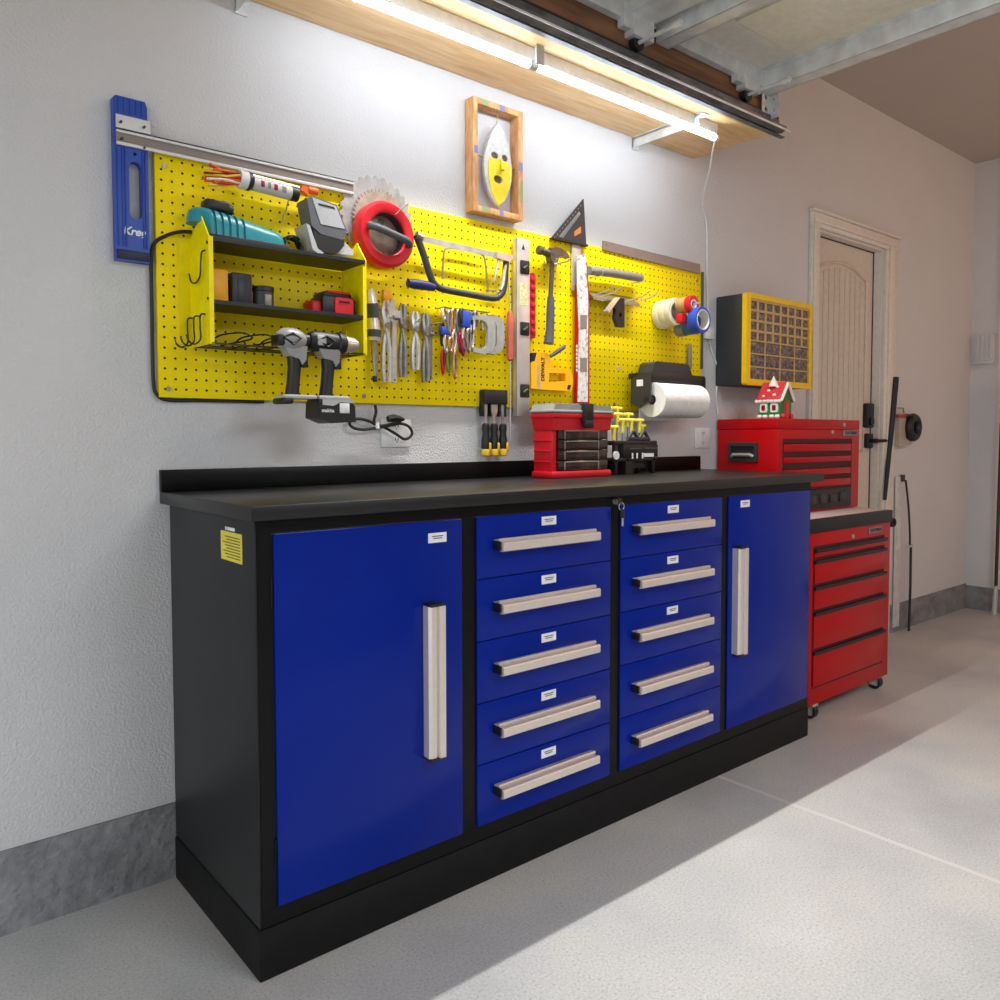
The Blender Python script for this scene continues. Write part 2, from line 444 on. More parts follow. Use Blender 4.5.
# ================================================================== OVERHEAD
sh = thing('overhead_shelf', 'long plywood storage shelf bracketed high on the white wall above the pegboard', 'shelf', (.95, -.18, 2.255))
b = MB(); b.box(-.35, 2.105, -.325, -.004, 2.256, 2.275); b.build('shelf_board', m_ply, sh, 0)
b = MB(); b.box(-.35, 2.11, -.365, -.325, 2.25, 2.42, .002); b.build('front_board', m_lumber, sh, 0)
b = MB(); b.box(-.35, 2.108, -.3695, -.3655, 2.262, 2.419); b.build('shaded_front_face', wood_material('shaded_lumber', (104, 70, 46), (132, 92, 62), (150, 108, 76), (.6, 8, 8)), sh, 0)  # darker brown sheet paints the shade on the front board's face
for x in (.205, 1.745):
    b = MB(); b.box(x - .016, x + .016, -.33, -.003, 2.246, 2.256); b.box(x - .016, x - .012, -.31, -.003, 2.215, 2.25); b.box(x - .016, x + .016, -.008, -.001, 1.0 + 1.21, 2.25)
    b.build('shelf_bracket', m_galv, sh, 0)
def tube_material():
    mt = mat('led_tube', (228, 240, 255), 0.4, emit=TUBE_E)
    return mt
TUBE_E = 34.0
m_led = tube_material()
led = thing('led_tube_light', 'long white LED tube light glowing under the plywood shelf', 'light', (.9, -.28, 2.2))
for x0, x1 in ((.33, .955), (.985, 1.86)):
    b = MB(); b.cyl((x0, -.28, 2.208), (x1, -.28, 2.208), .0108, n=20); b.build('tube', m_led, led)
b = MB(); b.box(.33, 1.865, -.290, -.270, 2.216, 2.256, .003); b.build('housing', m_white, led)
b = MB(); b.tube([(.955, -.28, 2.208), (.97, -.28, 2.208), (.985, -.28, 2.208)], .0125, 16); b.box(.955, .985, -.315, -.31, 2.2, 2.253); b.build('connector_clip', m_silverp, led)
b = MB(); b.cyl((1.86, -.28, 2.208), (1.875, -.28, 2.208), .0122); b.build('end_cap', m_white, led)

gd = thing('garage_door', 'raised overhead garage door with grey panels and galvanised struts', 'garage door', (-.2, -2.6, 2.42))
for i in range(5):
    x1 = 2.02 - i * .56
    b = MB(); b.box(x1 - .552, x1, -4.85, -.385, 2.435, 2.475, .006)
    for k in range(4):
        y0 = -.55 - k * 1.07
        b.box(x1 - .43, x1 - .12, y0 - .9, y0, 2.428, 2.436, .006)
    b.build('door_section', m_gdoor, gd)
for x in (1.99, 1.42, .86, .30, -.26):
    b = MB(); b.box(x - .005, x + .055, -4.8, -.375, 2.372, 2.376); b.box(x - .006, x - .002, -4.8, -.375, 2.372, 2.435); b.box(x + .053, x + .057, -4.8, -.375, 2.372, 2.435); b.box(x - .03, x - .002, -4.8, -.375, 2.430, 2.435)
    b.build('strut', m_galv, gd, 0)
for x in (1.25, .69):
    b = MB(); b.box(x, x + .12, -4.8, -.38, 2.405, 2.435, .003); b.build('stile', m_galv, gd, 0)
for x0, x1 in ((1.50, 1.99), (.5, 1.24), (-.1, .45)):
    b = MB(); b.box(x0, x1, -.40, -.372, 2.385, 2.435, .002); b.build('end_stile', m_galv, gd, 0)
for x in (1.90, 1.31, .75):
    b = MB(); b.box(x - .04, x + .055, -.41, -.369, 2.345, 2.437, .003); b.box(x - .08, x - .0405, -.4045, -.377, 2.36, 2.4345, .002)
    b.build('hinge', m_galv, gd, 0)
    b = MB(); b.cyl((x, -.395, 2.335), (x, -.56, 2.335), .006); b.cyl((x, -.53, 2.335), (x, -.555, 2.335), .011); b.build('roller_shaft', m_galv, gd)
    b = MB(); b.cyl((x, -.375, 2.335), (x, -.395, 2.335), .024); b.build('roller', m_dark, gd)

tr = thing('garage_door_track', 'dark steel garage door track running beside the plywood shelf edge', 'track', (.8, -.41, 2.24))
b = MB(); yk = -.405
prof = [(yk + .02, 2.305), (yk + .02, 2.252), (yk, 2.244), (yk - .02, 2.252), (yk - .02, 2.262)]
for i in range(len(prof) - 1):
    (y0, z0), (y1, z1) = prof[i], prof[i + 1]
    dy, dz = y1 - y0, z1 - z0; l = math.hypot(dy, dz); ny, nz = -dz / l * .0015, dy / l * .0015
    b.plate([(y0 + ny, z0 + nz), (y1 + ny, z1 + nz), (y1 - ny, z1 - nz), (y0 - ny, z0 - nz)], -2.6, 2.10, axis='x')
b.build('track_channel', m_track, tr, 0)
b = MB(); b.box(-2.6, 2.12, -.3845, -.3815, 2.246, 2.299); b.box(-2.6, 2.14, -.395, -.3765, 2.2395, 2.2425)
b.build('angle_iron', m_track, tr, 0)
b = MB(); b.box(-2.6, 2.125, -.4275, -.4255, 2.2465, 2.2535); b.build('lit_lower_edge', m_galv, tr, 0)  # pale colour paints the tube light along the track's bottom edge
b = MB(); b.box(-2.6, 2.12, -.3812, -.376, 2.3, 2.316); b.build('top_flange', m_dark, tr, 0)
holes = [circ(2.03, 2.33 + .042 * i, .008, 8) for i in range(11)]
b = MB(); b.plate([(2.005, 2.29), (2.06, 2.29), (2.06, 2.85), (2.005, 2.85)], -.384, -.381, holes=[circ(2.03, 2.32 + .042 * i, .009, 8) for i in range(12)])
b.plate([(-.4205, 2.29), (-.384, 2.29), (-.384, 2.85), (-.4205, 2.85)], 2.058, 2.061, holes=[circ(-.402, 2.32 + .042 * i, .008, 8) for i in range(12)], axis='x')
b.build('hanger_angle', m_galv, tr, 0)

# ================================================================== WORKBENCH
W, D, H = 2.13, .527, .984
wb = thing('workbench', 'black steel workbench with blue doors, ten blue drawers and a black top', 'workbench', (W / 2, -D / 2, 0))
b = MB(); b.box(-.003, W + .003, -D - .004, -.008, 0, .109, .004); b.build('plinth', m_rubber, wb)
b = MB(); b.box(0, W, -D, -.008, .11, .9535, .002); b.build('carcass', m_black, wb)
b = MB(); b.box(-.0215, W + .0215, -D - .04, -.001, .954, H, .002); b.build('worktop', m_top, wb)
b = MB(); b.box(-.0215, W + .0215, -.02, -.001, H, 1.038, .0015); b.build('backsplash', m_blackf, wb)
b = MB()
b.box(.004, W - .004, -D - .003, -D + .002, .112, .148); b.box(.004, W - .004, -D - .003, -D + .002, .926, .9525)
for x0, x1 in ((.004, .034), (.517, .556), (1.042, 1.078), (1.572, 1.604), (2.116, W - .004)): b.box(x0, x1, -D - .003, -D + .002, .1485, .9255)
b.build('face_frame', m_blackf, wb, 0)
FYF = -D - .009
def handle_h(x0, x1, z, parent):
    b = MB(); b.plate([(FYF, z + .013), (FYF - .019, z + .017), (FYF - .022, z + .014), (FYF - .022, z + .003), (FYF - .027, z + .003), (FYF - .028, z + .009), (FYF - .036, z + .009), (FYF - .038, z + .006), (FYF - .038, z - .012), (FYF - .034, z - .0145), (FYF - .026, z - .0145), (FYF - .024, z - .002), (FYF, z + .002)], x0, x1, axis='x')
    b.build('handle', m_alu, parent, 30)
    for x, s in ((x0, -1), (x1, 1)):
        b = MB(); b.box(x - .001 if s > 0 else x - .004, x + .004 if s > 0 else x + .001, FYF - .031, FYF, z - .011, z + .011, .002)
        b.build('handle_end_cap', m_dark, parent)
def handle_v(x, z0, z1, parent):
    b = MB(); b.plate([(x - .020, FYF), (x - .022, FYF - .024), (x - .016, FYF - .030), (x - .004, FYF - .030), (x - .003, FYF - .027), (x + .001, FYF - .027), (x + .002, FYF - .036), (x + .018, FYF - .037), (x + .021, FYF - .03), (x + .021, FYF - .022), (x - .006, FYF - .020), (x - .008, FYF)], z0, z1, axis='z')
    b.build('handle', m_alu, parent, 30)
    for z, s in ((z0, -1), (z1, 1)):
        b = MB(); b.box(x - .021, x + .02, FYF - .033, FYF, z - (.001 if s > 0 else .006), z + (.006 if s > 0 else .001), .002)
        b.build('handle_end_cap', m_dark, parent)
def name_plate(x, z, parent, w=.052, h=.023):
    b = MB(); b.box(x - w / 2, x + w / 2, FYF - .0012, FYF, z - h / 2, z + h / 2); o = b.build('label_sticker', m_label, parent, 0)
    b = MB()
    for k, ww in ((1, .62), (-.4, .5)):
        b.box(x - w * ww / 2, x + w * ww / 2, FYF - .0016, FYF - .0012, z + k * .0035 - .001, z + k * .0035 + .0012)
    b.build('label_print', m_ink, parent, 0)
def door(x0, x1, hx, hz0, hz1, lx, lz, hinge_x):
    b = MB(); b.box(x0, x1, FYF, -D - .002, .149, .923, .0025)
    d = b.build('cabinet_door', m_blue, wb)
    handle_v(hx, hz0, hz1, d); name_plate(lx, lz, d)
    for z in (.26, .80):
        b = MB(); b.cyl((hinge_x, -D - .004, z - .03), (hinge_x, -D - .004, z + .03), .0028, n=10); b.build('hinge', m_blackf, d)
door(.037, .514, .420, .372, .728, .441, .883, .0345)
door(1.606, 2.114, 1.648, .40, .752, 1.696, .895, 2.1165)
for (x0, x1, h0, h1, lx, nl) in ((.559, 1.039, .612, .958, .799, 5), (1.081, 1.569, 1.131, 1.478, 1.316, 3)):
    for i in range(5):
        zt = .923 - i * .1548
        b = MB(); b.box(x0, x1, FYF, -D - .002, zt - .1530, zt, .0025); dr = b.build('drawer', m_blue, wb)
        handle_h(h0, h1, zt - .072, dr)
        if i < nl: name_plate(lx, zt - .024, dr)
b = MB(); b.cyl((1.062, -D - .002, .936), (1.062, -D - .018, .936), .010); b.build('lock', m_chrome, wb)
st = MB().box(-.0012, 0, -.466, -.351, .856, .918).build('warning_sticker', m_stick, wb, 0)
b = MB()
for k in range(8): b.box(-.0018, -.0012, -.458, -.385 + .01 * (k % 3), .863 + k * .0062, .8652 + k * .0062)
b.build('sticker_print', m_stickink, st, 0)
b = MB(); b.box(-.0018, -.0008, -.43, -.39, .921, .928); b.box(-.0018, -.0008, -.385, -.378, .921, .928); b.build('sticker_heading', m_label, wb, 0)

kr = thing('key_ring', 'small keys hanging from the lock between the two drawer columns', 'keys', (1.068, -.548, .87))
b = MB(); b.box(1.055, 1.069, -.552, -.5465, .925, .945, .002); b.build('key_head', m_dark, kr)
b = MB(); b.tube([(1.066 + .011 * math.cos(a * PI / 8), -.551, .922 + .011 * math.sin(a * PI / 8)) for a in range(16)], .0012, 6, closed=True); b.build('ring', m_chrome, kr)
b = MB(); b.box(1.060, 1.078, -.5535, -.5505, .888, .914, .002); b.build('key_bow', m_dark, kr)
b = MB(); b.box(1.066, 1.073, -.553, -.551, .866, .89, .0005); b.build('key_blade', m_chrome, kr)

# ================================================================== PEGBOARD
PX0, PX1, PZ0, PZ1 = -.022, 2.152, 1.217, 1.812
PY = -.016
pg = thing('pegboard', 'long yellow perforated steel pegboard mounted on the white wall', 'pegboard', ((PX0 + PX1) / 2, -.008, PZ0))
b = MB(); b.box(PX0, PX1, PY, -.001, PZ0, PZ1, .0015); b.build('panel', m_peg, pg)
for x, z in ((.0, 1.78), (.0, 1.238), (.53, 1.775), (2.12, 1.76), (.55, 1.238), (1.62, 1.24), (2.10, 1.24)):
    b = MB(); b.cyl((x, PY - .003, z), (x, PY, z), .006, n=10); b.build('screw', m_steel, pg)

# rip guide
rg = thing('straight_edge_guide', 'blue ribbed saw guide with a long aluminium rail, left end of the pegboard', 'saw guide', (-.07, -.02, 1.537))
slot = rrect(-.083, -.055, 1.638, 1.772, .0135)
jx = -.0055
b = MB(); b.plate([(-.110 + jx, 1.537), (-.034 + jx, 1.537), (-.034 + jx, 1.905), (-.039 + jx, 1.918), (-.104 + jx, 1.918), (-.110 + jx, 1.912)], -.026, -.004, holes=[slot, circ(-.069, 1.79, .004, 10)])
jb = b.build('base', m_jig, rg)
for x in (-.104, -.093, -.0865, -.047, -.041):
    b = MB(); b.box(x + jx - .0015, x + jx + .0015, -.0285, -.025, 1.57, 1.80, .0007); b.build('rib', m_jig, jb)
for x in (-.098, -.085, -.072, -.059, -.046):
    b = MB(); b.box(x + jx - .0015, x + jx + .0015, -.0285, -.025, 1.882, 1.915, .0007); b.build('rib', m_jig, jb)
b = MB(); b.box(-.109 + jx, -.035 + jx, -.028, -.026, 1.54, 1.562, .001); b.build('foot', mat('jig_foot_blue', (8, 26, 62), .45), jb)
text('logo', 'Kreg', (-.075, -.0265, 1.607), FRONT, .026, m_white, jb, shear=.3)
b = MB(); b.box(-.111, -.034, -.030, -.0265, 1.843, 1.874, .0008); b.box(-.111, .515, -.033, -.0265, 1.832, 1.838, .0008); b.box(-.111, .515, -.034, -.0265, 1.803, 1.811, .0015)
rl = b.build('rail', m_rail, rg, 0)
b = MB(); b.box(-.111, .515, -.0285, -.0266, 1.8382, 1.8428); b.build('groove', m_dark2, rl, 0)
b = MB(); b.box(-.111, .515, -.0285, -.0267, 1.8112, 1.8318); b.build('recess', m_railg, rl, 0)
for x, z in ((-.101, 1.856), (-.049, 1.856), (-.099, 1.818), (-.050, 1.807)):
    b = MB(); b.cyl((x, -.037, z), (x, -.0275, z), .003, n=8); b.build('screw', m_dark2, rl)

# wall shelf unit ------------------------------------------------------
wu = thing('tool_shelf_unit', 'yellow steel wall shelf unit with black shelves hung on the pegboard', 'shelf unit', (.27, -.08, 1.34))
out = [(-.017, 1.612), (-.10, 1.652), (-.146, 1.597), (-.146, 1.342), (-.017, 1.342)]
sl = [[(-.135, 1.36), (-.131, 1.36), (-.131, 1.385), (-.135, 1.385)], [(-.04, 1.40), (-.036, 1.40), (-.036, 1.42), (-.04, 1.42)], [(-.04, 1.555), (-.036, 1.555), (-.036, 1.575), (-.04, 1.575)], [(-.135, 1.53), (-.131, 1.53), (-.131, 1.555), (-.135, 1.555)]]
b = MB(); b.plate(out, .058, .061, axis='x', holes=[sl[2]]); b.box(.028, .061, -.0185, -.0165, 1.342, 1.612); b.box(.061, .069, -.146, -.1435, 1.342, 1.597); b.build('side_panel', m_yel, wu, 0)
b = MB(); b.plate(out, .483, .486, axis='x', holes=sl); b.box(.483, .51, -.0185, -.0165, 1.342, 1.612); b.box(.475, .483, -.146, -.1435, 1.342, 1.58); b.build('side_panel', m_yel, wu, 0)
for z in (1.590, 1.441):
    b = MB(); b.box(.062, .482, -.145, -.018, z - .003, z, .0005); b.box(.062, .482, -.1455, -.143, z - .003, z + .007, .0005); b.build('shelf', m_black, wu, 0)
b = MB(); b.box(.062, .482, -.075, -.018, 1.343, 1.346); b.box(.062, .482, -.146, -.13, 1.343, 1.346)
for x in (.062, .145, .21, .275, .34, .42, .474): b.box(x, x + .010, -.14, -.018, 1.343, 1.346)
b.build('tool_rack', m_black, wu, 0)
for z in (1.582, 1.45):
    for x in (.056,):
        b = MB(); b.cyl((x, -.139, z), (x + .004, -.139, z), .004, n=8); b.build('rivet', m_dark, wu)
for i, x in enumerate((.10, .16, .225)):
    b = MB(); b.tube(smooth_path([(x, -.02, 1.35), (x + .01, -.06, 1.372), (x + .035, -.135, 1.375), (x + .055, -.15, 1.368), (x + .06, -.135, 1.36), (x + .02, -.05, 1.35)], 5), .0022, 6)
    b.build('wire_fork', m_dark, wu)

def jhook(pts, label):
    b = MB(); b.tube(smooth_path(pts, 5), .0022, 6)
    tag(b.build('wire_hook', m_dark), label, 'hook', 'wire hooks on the yellow side panel')
jhook([(.0595, -.125, 1.566), (.050, -.122, 1.560), (.049, -.117, 1.53), (.049, -.110, 1.505), (.049, -.082, 1.494), (.049, -.052, 1.500), (.049, -.036, 1.522)], 'single black wire hook high on the yellow side panel')
for k, (dy, lab) in enumerate(((0, 'rearmost'), (-.045, 'middle'), (-.088, 'front'))):
    y = -.03 + dy
    jhook([(.0595, y, 1.415), (.047, y + .002, 1.412), (.046, y + .004, 1.385), (.046, y + .002, 1.355), (.034, y + .008, 1.342), (.022, y + .014, 1.35), (.018, y + .016, 1.365)], '%s of three black wire hooks low on the yellow side panel' % lab)

# upper shelf contents ------------------------------------------------
tl = thing('electric_sander', 'teal ribbed power tool with black base lying on the top black shelf', 'power tool', (.165, -.065, 1.5905))
def section(b, x, hw, h0, h1, n=14):
    pts = []
    for i in range(n):
        a = PI * i / (n - 1)
        pts.append(b._v((x, -.070 - hw * math.cos(a), h0 + (h1 - h0) * (max(0.0, math.sin(a)) ** .5))))
    return pts
b = MB()
ribs = [(.036, .012, .068), (.040, .022, .080), (.050, .028, .088), (.064, .032, .091), (.068, .042, .090), (.078, .046, .090)]
for k in range(5):
    xx = .084 + k * .018
    ribs += [(xx, .046, .089 - k * .0025), (xx + .002, .042, .081 - k * .0025), (xx + .005, .042, .081 - k * .0025), (xx + .007, .046, .089 - k * .0025)]
ribs += [(.178, .044, .075), (.20, .042, .071), (.245, .040, .062), (.264, .038, .055), (.272, .030, .042), (.275, .02, .03)]
b.loft([section(b, x, hw, 1.606 if x > .066 else 1.640, 1.59 + h) for x, hw, h in ribs]); b.build('body', m_tealp, tl, 50)
b = MB(); b.box(.0645, .280, -.117, -.024, 1.5912, 1.612, .004); b.build('base', m_dark, tl)
b = MB(); b.box(.075, .135, -.09, -.045, 1.676, 1.702, .006); b.cyl((.135, -.068, 1.688), (.147, -.068, 1.686), .013); b.build('battery_clip', m_dark, tl)

cc = MB()
for k in range(7):
    a0 = random.uniform(0, 6)
    cc.tube([(.298 + (.024 + .003 * math.sin(k)) * math.cos(a0 + t * PI / 8), -.085 + .012 * math.sin(t * .8 + k) , 1.619 + (.025 - .001 * k) * math.sin(a0 + t * PI / 8)) for t in range(16)], .003, 6, closed=True)
tag(cc.build('coiled_cable', m_cord), 'black cable coiled between the teal tool and the charger', 'cable')

ch = thing('battery_charger', 'grey battery charger leaning upright on the top black shelf', 'charger', (.40, -.085, 1.5905))
b = MB(); b.box(.335, .479, -.128, -.035, 1.5912, 1.599, .003)
b.plate([xz(at(*p, -.11)) for p in ((304.5, 224), (308, 226), (316, 249), (322, 253.5), (318, 255), (311, 250))], -.12, -.05)
b.plate([xz(at(*p, -.10)) for p in ((340, 240), (352, 252), (351, 256), (336, 254))], -.11, -.05); b.build('cradle', m_silverp, ch)
def at_l(px, py): return at(px, py, -.12)
q = [at_l(*p) for p in ((307, 198), (313, 196), (337, 205), (347, 231), (343, 240), (321, 234), (312, 226))]
b = MB(); b.plate([xz(v) for v in q], -.12, -.06); b.build('housing', mat('charger_grey', (92, 95, 100), .42), ch)
q = [at(*p, -.1215) for p in ((312, 197), (336, 206), (345, 229), (321, 224))]
b = MB(); b.plate([xz(v) for v in q], -.1215, -.1195); b.build('face_plate', mat('charger_face', (176, 178, 180), .4), ch)
q = [at(*p, -.122) for p in ((318, 203), (334, 207), (335, 209), (319, 205))]
b = MB(); b.plate([xz(v) for v in q], -.1225, -.1214); b.build('slot', m_dark, ch)
q = [at_l(*p) for p in ((313, 229), (321, 235), (345, 239), (344, 246), (338, 253), (322, 252), (316, 244))]
b = MB(); b.plate([xz(v) for v in q], -.1195, -.06); b.build('battery', m_dark, ch)

# middle shelf contents
ZS2 = 1.4415
b = MB(); b.box(.072, .118, -.115, -.05, ZS2, ZS2 + .088, .006); tag(b.build('yellow_box', m_dewalt), 'orange-yellow plastic box at the left end of the middle shelf', 'box')
b = MB(); b.box(.126, .178, -.115, -.05, ZS2, ZS2 + .084, .004); b.box(.140, .165, -.117, -.114, ZS2 + .01, ZS2 + .07, .001); tag(b.build('black_box', m_dark2), 'dark grey box between the yellow box and the small jar', 'box')
jr = thing('small_jar', 'small dark jar with pale label on the middle shelf', 'jar', (.212, -.10, ZS2))
b = MB(); b.cyl((.212, -.10, ZS2), (.212, -.10, ZS2 + .045), .026, n=20); b.build('jar_body', m_dark2, jr)
b = MB(); b.cyl((.212, -.10, ZS2 + .046), (.212, -.10, ZS2 + .058), .027, n=20); b.build('lid', m_dark, jr)
b = MB(); b.box(.205, .222, -.1275, -.124, ZS2 + .004, ZS2 + .036, .001)
b.build('label_patch', m_gtape, jr)
bt = thing('tool_battery', 'red and black tool battery at the right end of the middle shelf', 'battery', (.40, -.085, ZS2))
b = MB(); b.box(.365, .465, -.125, -.05, ZS2, ZS2 + .055, .008); b.box(.372, .455, -.12, -.055, ZS2 + .05, ZS2 + .064, .004); b.build('case', m_dark, bt)
b = MB(); b.box(.34, .372, -.115, -.055, ZS2, ZS2 + .04, .008); b.box(.38, .45, -.122, -.052, ZS2 + .062, ZS2 + .068, .002); b.build('red_trim', m_redp, bt)
b = MB(); b.plate(rrect(.40, .455, ZS2 + .006, ZS2 + .05, .008), -.129, -.1245); b.build('red_face', m_redp, bt)
b = MB(); b.box(.412, .444, -.1305, -.1285, ZS2 + .037, ZS2 + .043, .001); b.build('gauge', m_dark, bt)

# drills
m_toolgrey = mat('tool_housing_grey', (150, 149, 148), .35)
def drill(px, with_battery, label):
    x0 = px
    y = -.185
    t = thing('cordless_drill', label, 'power tool', (x0, y, 1.16), 'cordless drills hanging from the shelf unit')
    hz = 1.362
    b = MB()
    if with_battery:
        b.lathe([(.001, -.050), (.020, -.048), (.026, -.038), (.027, -.005), (.026, .02), (.025, .03)], (x0 + .0, y, hz), (1, 0, -.02), 20)
    else:
        b.lathe([(.001, -.046), (.016, -.045), (.027, -.030), (.030, -.012), (.028, .008), (.021, .022), (.015, .03)], (x0 + .004, y, hz), (1, 0, .03), 20)
    b.build('motor_housing', m_toolgrey if not with_battery else m_dark, t)
    if with_battery:
        b = MB(); b.lathe([(.025, .028), (.029, .032), (.028, .048), (.025, .052)], (x0, y, hz), (1, 0, -.02), 20); b.build('torque_ring', m_dark, t)
        b = MB(); b.lathe([(.022, .052), (.022, .062), (.020, .066), (.020, .078), (.012, .092), (.005, .094)], (x0, y, hz), (1, 0, -.02), 20); b.build('chuck', m_chrome, t)
        b = MB(); b.box(x0 - .036, x0 - .010, y - .0285, y + .0285, hz - .012, hz + .015, .006); b.build('side_badge', m_silverp, t)
    else:
        b = MB(); b.lathe([(.0155, .028), (.0155, .042), (.009, .046), (.007, .052)], (x0 + .004, y, hz), (1, 0, .03), 16); b.build('chuck', m_dark, t)
        b = MB(); b.box(x0 - .047, x0 - .022, y - .024, y + .024, hz - .018, hz + .010, .008); b.build('rear_cap', m_dark, t)
    # neck & trigger, grip
    b = MB(); b.plate([(x0 - .028, hz - .016), (x0 + .034, hz - .016), (x0 + .030, hz - .050), (x0 + .020, hz - .062), (x0 + .012, hz - .048), (x0 - .014, hz - .042)], y - .018, y + .018); b.build('neck', m_toolgrey, t)
    b = MB(); b.tube([(x0 - .034, y - .024, hz + .002), (x0 - .01, y - .030, hz + .012), (x0 + .012, y - .027, hz + .002), (x0 - .008, y - .028, hz - .014)], .0035, 6, closed=True); b.build('rubber_trim', m_dark, t)
    b = MB(); b.box(x0 + .020, x0 + .040, y - .012, y + .012, hz - .068, hz - .038, .005); b.build('trigger', m_dark, t)
    b = MB(); b.tube([(x0 + .004, y, hz - .035), (x0 + .006, y, hz - .07), (x0 + .002, y, hz - .11), (x0 - .002, y, hz - .142)], [.017, .0165, .0165, .018], 14); b.build('grip', m_dark, t)
    fz = hz - .142
    b = MB(); b.box(x0 - .034, x0 + .052, y - .032, y + .032, fz - .006, fz + .004, .003); b.build('foot', m_silverp, t)
    b = MB(); b.box(x0 - .038, x0 - .012, y - .0345, y + .0345, fz - .019, fz - .004, .004); b.build('foot_block', m_dark, t)
    if with_battery:
        b = MB(); b.plate([(x0 - .038, fz - .012), (x0 + .05, fz - .008), (x0 + .063, fz - .022), (x0 + .065, fz - .062), (x0 - .004, fz - .066), (x0 - .04, fz - .052)], y - .038, y + .038)
        bb = b.build('battery', m_dark, t)
        b = MB(); b.box(x0 + .018, x0 + .046, y - .0395, y - .0375, fz - .04, fz - .014, .001); b.build('battery_label', m_label, bb)
        text('battery_logo', 'makita', (x0 - .015, y - .0383, fz - .034), FRONT, .013, m_white, bb)
        b = MB(); b.plate([(x0 - .03, fz - .006), (x0 + .052, fz - .004), (x0 + .06, fz - .014), (x0 + .02, fz - .012), (x0 - .0, fz - .022), (x0 - .03, fz - .02)], y - .040, y - .037); b.build('silver_trim', m_silverp, bb)
drill(.248, False, 'silver cordless driver without a battery hanging under the yellow shelf unit')
drill(.341, True, 'dark cordless drill with chrome chuck and black battery under the shelf unit')

# zip ties and caulk tube -------------------------------------------
zy = -.055
za, zb = at(240, 180, zy), at(247, 182, zy)
zt = thing('cable_tie_tube', 'clear tube cap holding a bundle of orange and yellow cable ties', 'tube', (.17, zy, 1.75))
b = MB(); b.cyl(at(239, 179, zy), at(247, 181, zy), .0225, n=20); b.build('cap', m_core, zt)
b = MB(); b.cyl(at(247, 181, zy), at(250, 182, zy), .0235, n=20); b.build('band', m_dark, zt)
cols = [m_orange, m_redp, m_safety, m_orange, m_maroon, m_safety, m_redp, m_orange, m_white, m_orange, m_redp, m_safety]
names = {m_orange: 'orange', m_redp: 'red', m_safety: 'yellow', m_maroon: 'maroon', m_white: 'white'}
for i, c in enumerate(cols):
    a = 2 * PI * i / len(cols); rr = .014
    e = at(239, 179, zy) + Vector((0, rr * math.cos(a), rr * math.sin(a)))
    s0 = at(random.uniform(202, 214), 164 + 22 * (i + .5) / len(cols), zy) + Vector((0, random.uniform(-.015, .015), 0))
    b = MB(); b.tube([s0, s0.lerp(e, .5) + Vector((0, 0, .004 * math.sin(i))), e], .0028, 6)
    tag(b.build('cable_tie', c), '%s plastic cable tie in the loose bundle by the clear cap' % names[c], 'cable tie', '%s cable ties in the bundle' % names[c])
cg = thing('caulk_cartridge', 'white printed caulk cartridge in a gun below the aluminium rail', 'caulk gun', (.26, zy, 1.74))
p0, p1 = at(252, 183, zy), at(290, 193, zy)
b = MB(); b.cyl(p0, p1, .0185, n=20); ct = b.build('cartridge', mat('cartridge_paper', (204, 198, 192), .5), cg)
b = MB(); b.cyl(p1, at(297, 194.5, zy), .0195, n=20); b.build('end_cap', m_dark, cg)
b = MB(); b.tube([at(250, 175, zy), at(299, 188, zy)], .004, 8); b.build('gun_rail', m_chrome, cg)
for px, c, w in ((258, m_maroon, .010), (265, m_gtape, .008), (271, m_maroon, .01), (279, m_gtape, .012)):
    pa = p0.lerp(p1, (px - 252) / 38); pb = pa + (p1 - p0).normalized() * w
    b = MB(); b.M = Matrix.Identity(4)
    u, wv = MB.frame(p1 - p0)
    vs = []
    for p in (pa, pb):
        vs.append([b._v(p + Vector((0, -math.cos(t) * .0189, math.sin(t) * .0189))) for t in (-.45, -.15, .15, .4)])
    for i in range(3): b.bm.faces.new((vs[0][i], vs[0][i + 1], vs[1][i + 1], vs[1][i]))
    b.build('print', c, ct)
b = MB(); b.tube([at(291, 190, zy), at(286, 210, -.05), at(281, 222, -.04)], .0015, 6); b.build('wire', m_steel, cg)
b = MB(); b.plate([xz(at(*p, -.06)) for p in ((300, 190), (303, 185), (309, 188), (308, 196), (304, 192))], -.062, -.05); b.cyl(at(308, 190, -.056), at(317, 192, -.056), .010, n=12)
tag(b.build('spring_clamp', m_orange), 'small orange clamp just right of the caulk cartridge', 'clamp')

# circular blades and fish tape --------------------------------------
def saw_blade(cx, cz, r, y, nt, mt, label):
    outl = []
    for i in range(nt):
        a = 2 * PI * i / nt; da = 2 * PI / nt
        for f, rr in ((0, r), (.3, r), (.42, r - .009), (.85, r - .005)): outl.append((cx + rr * math.cos(a + f * da), cz + rr * math.sin(a + f * da)))
    b = MB(); b.plate(outl, y - .0015, y + .0015, holes=[circ(cx, cz, .010, 12), circ(cx + .03, cz + .02, .005, 8), circ(cx - .03, cz + .025, .006, 8)])
    return tag(b.build('circular_saw_blade', mt, smooth=0), label, 'saw blade')
saw_blade(.593, 1.752, .121, -.026, 28, m_blade, 'larger round saw blade hung behind the red reel')
saw_blade(.600, 1.742, .093, -.034, 44, m_blade2, 'smaller fine-toothed saw blade in front of the larger blade')
ft = thing('fish_tape_reel', 'red ring-shaped reel with grey handle hung over the saw blades', 'reel', (.594, -.065, 1.605))
rc = Vector((.593, -.06, 1.697))
b = MB(); b.lathe([(.060, -.022), (.066, -.026), (.086, -.026), (.094, -.016), (.094, .014), (.088, .02), (.066, .02), (.060, .016)], rc, (0, 1, 0), 40, closed=True); b.build('ring', m_redp, ft)
b = MB(); b.lathe([(.0605, -.014), (.0605, .012), (.058, .012), (.058, -.014)], rc, (0, 1, 0), 40, closed=True); b.build('inner_tape', m_dark, ft)
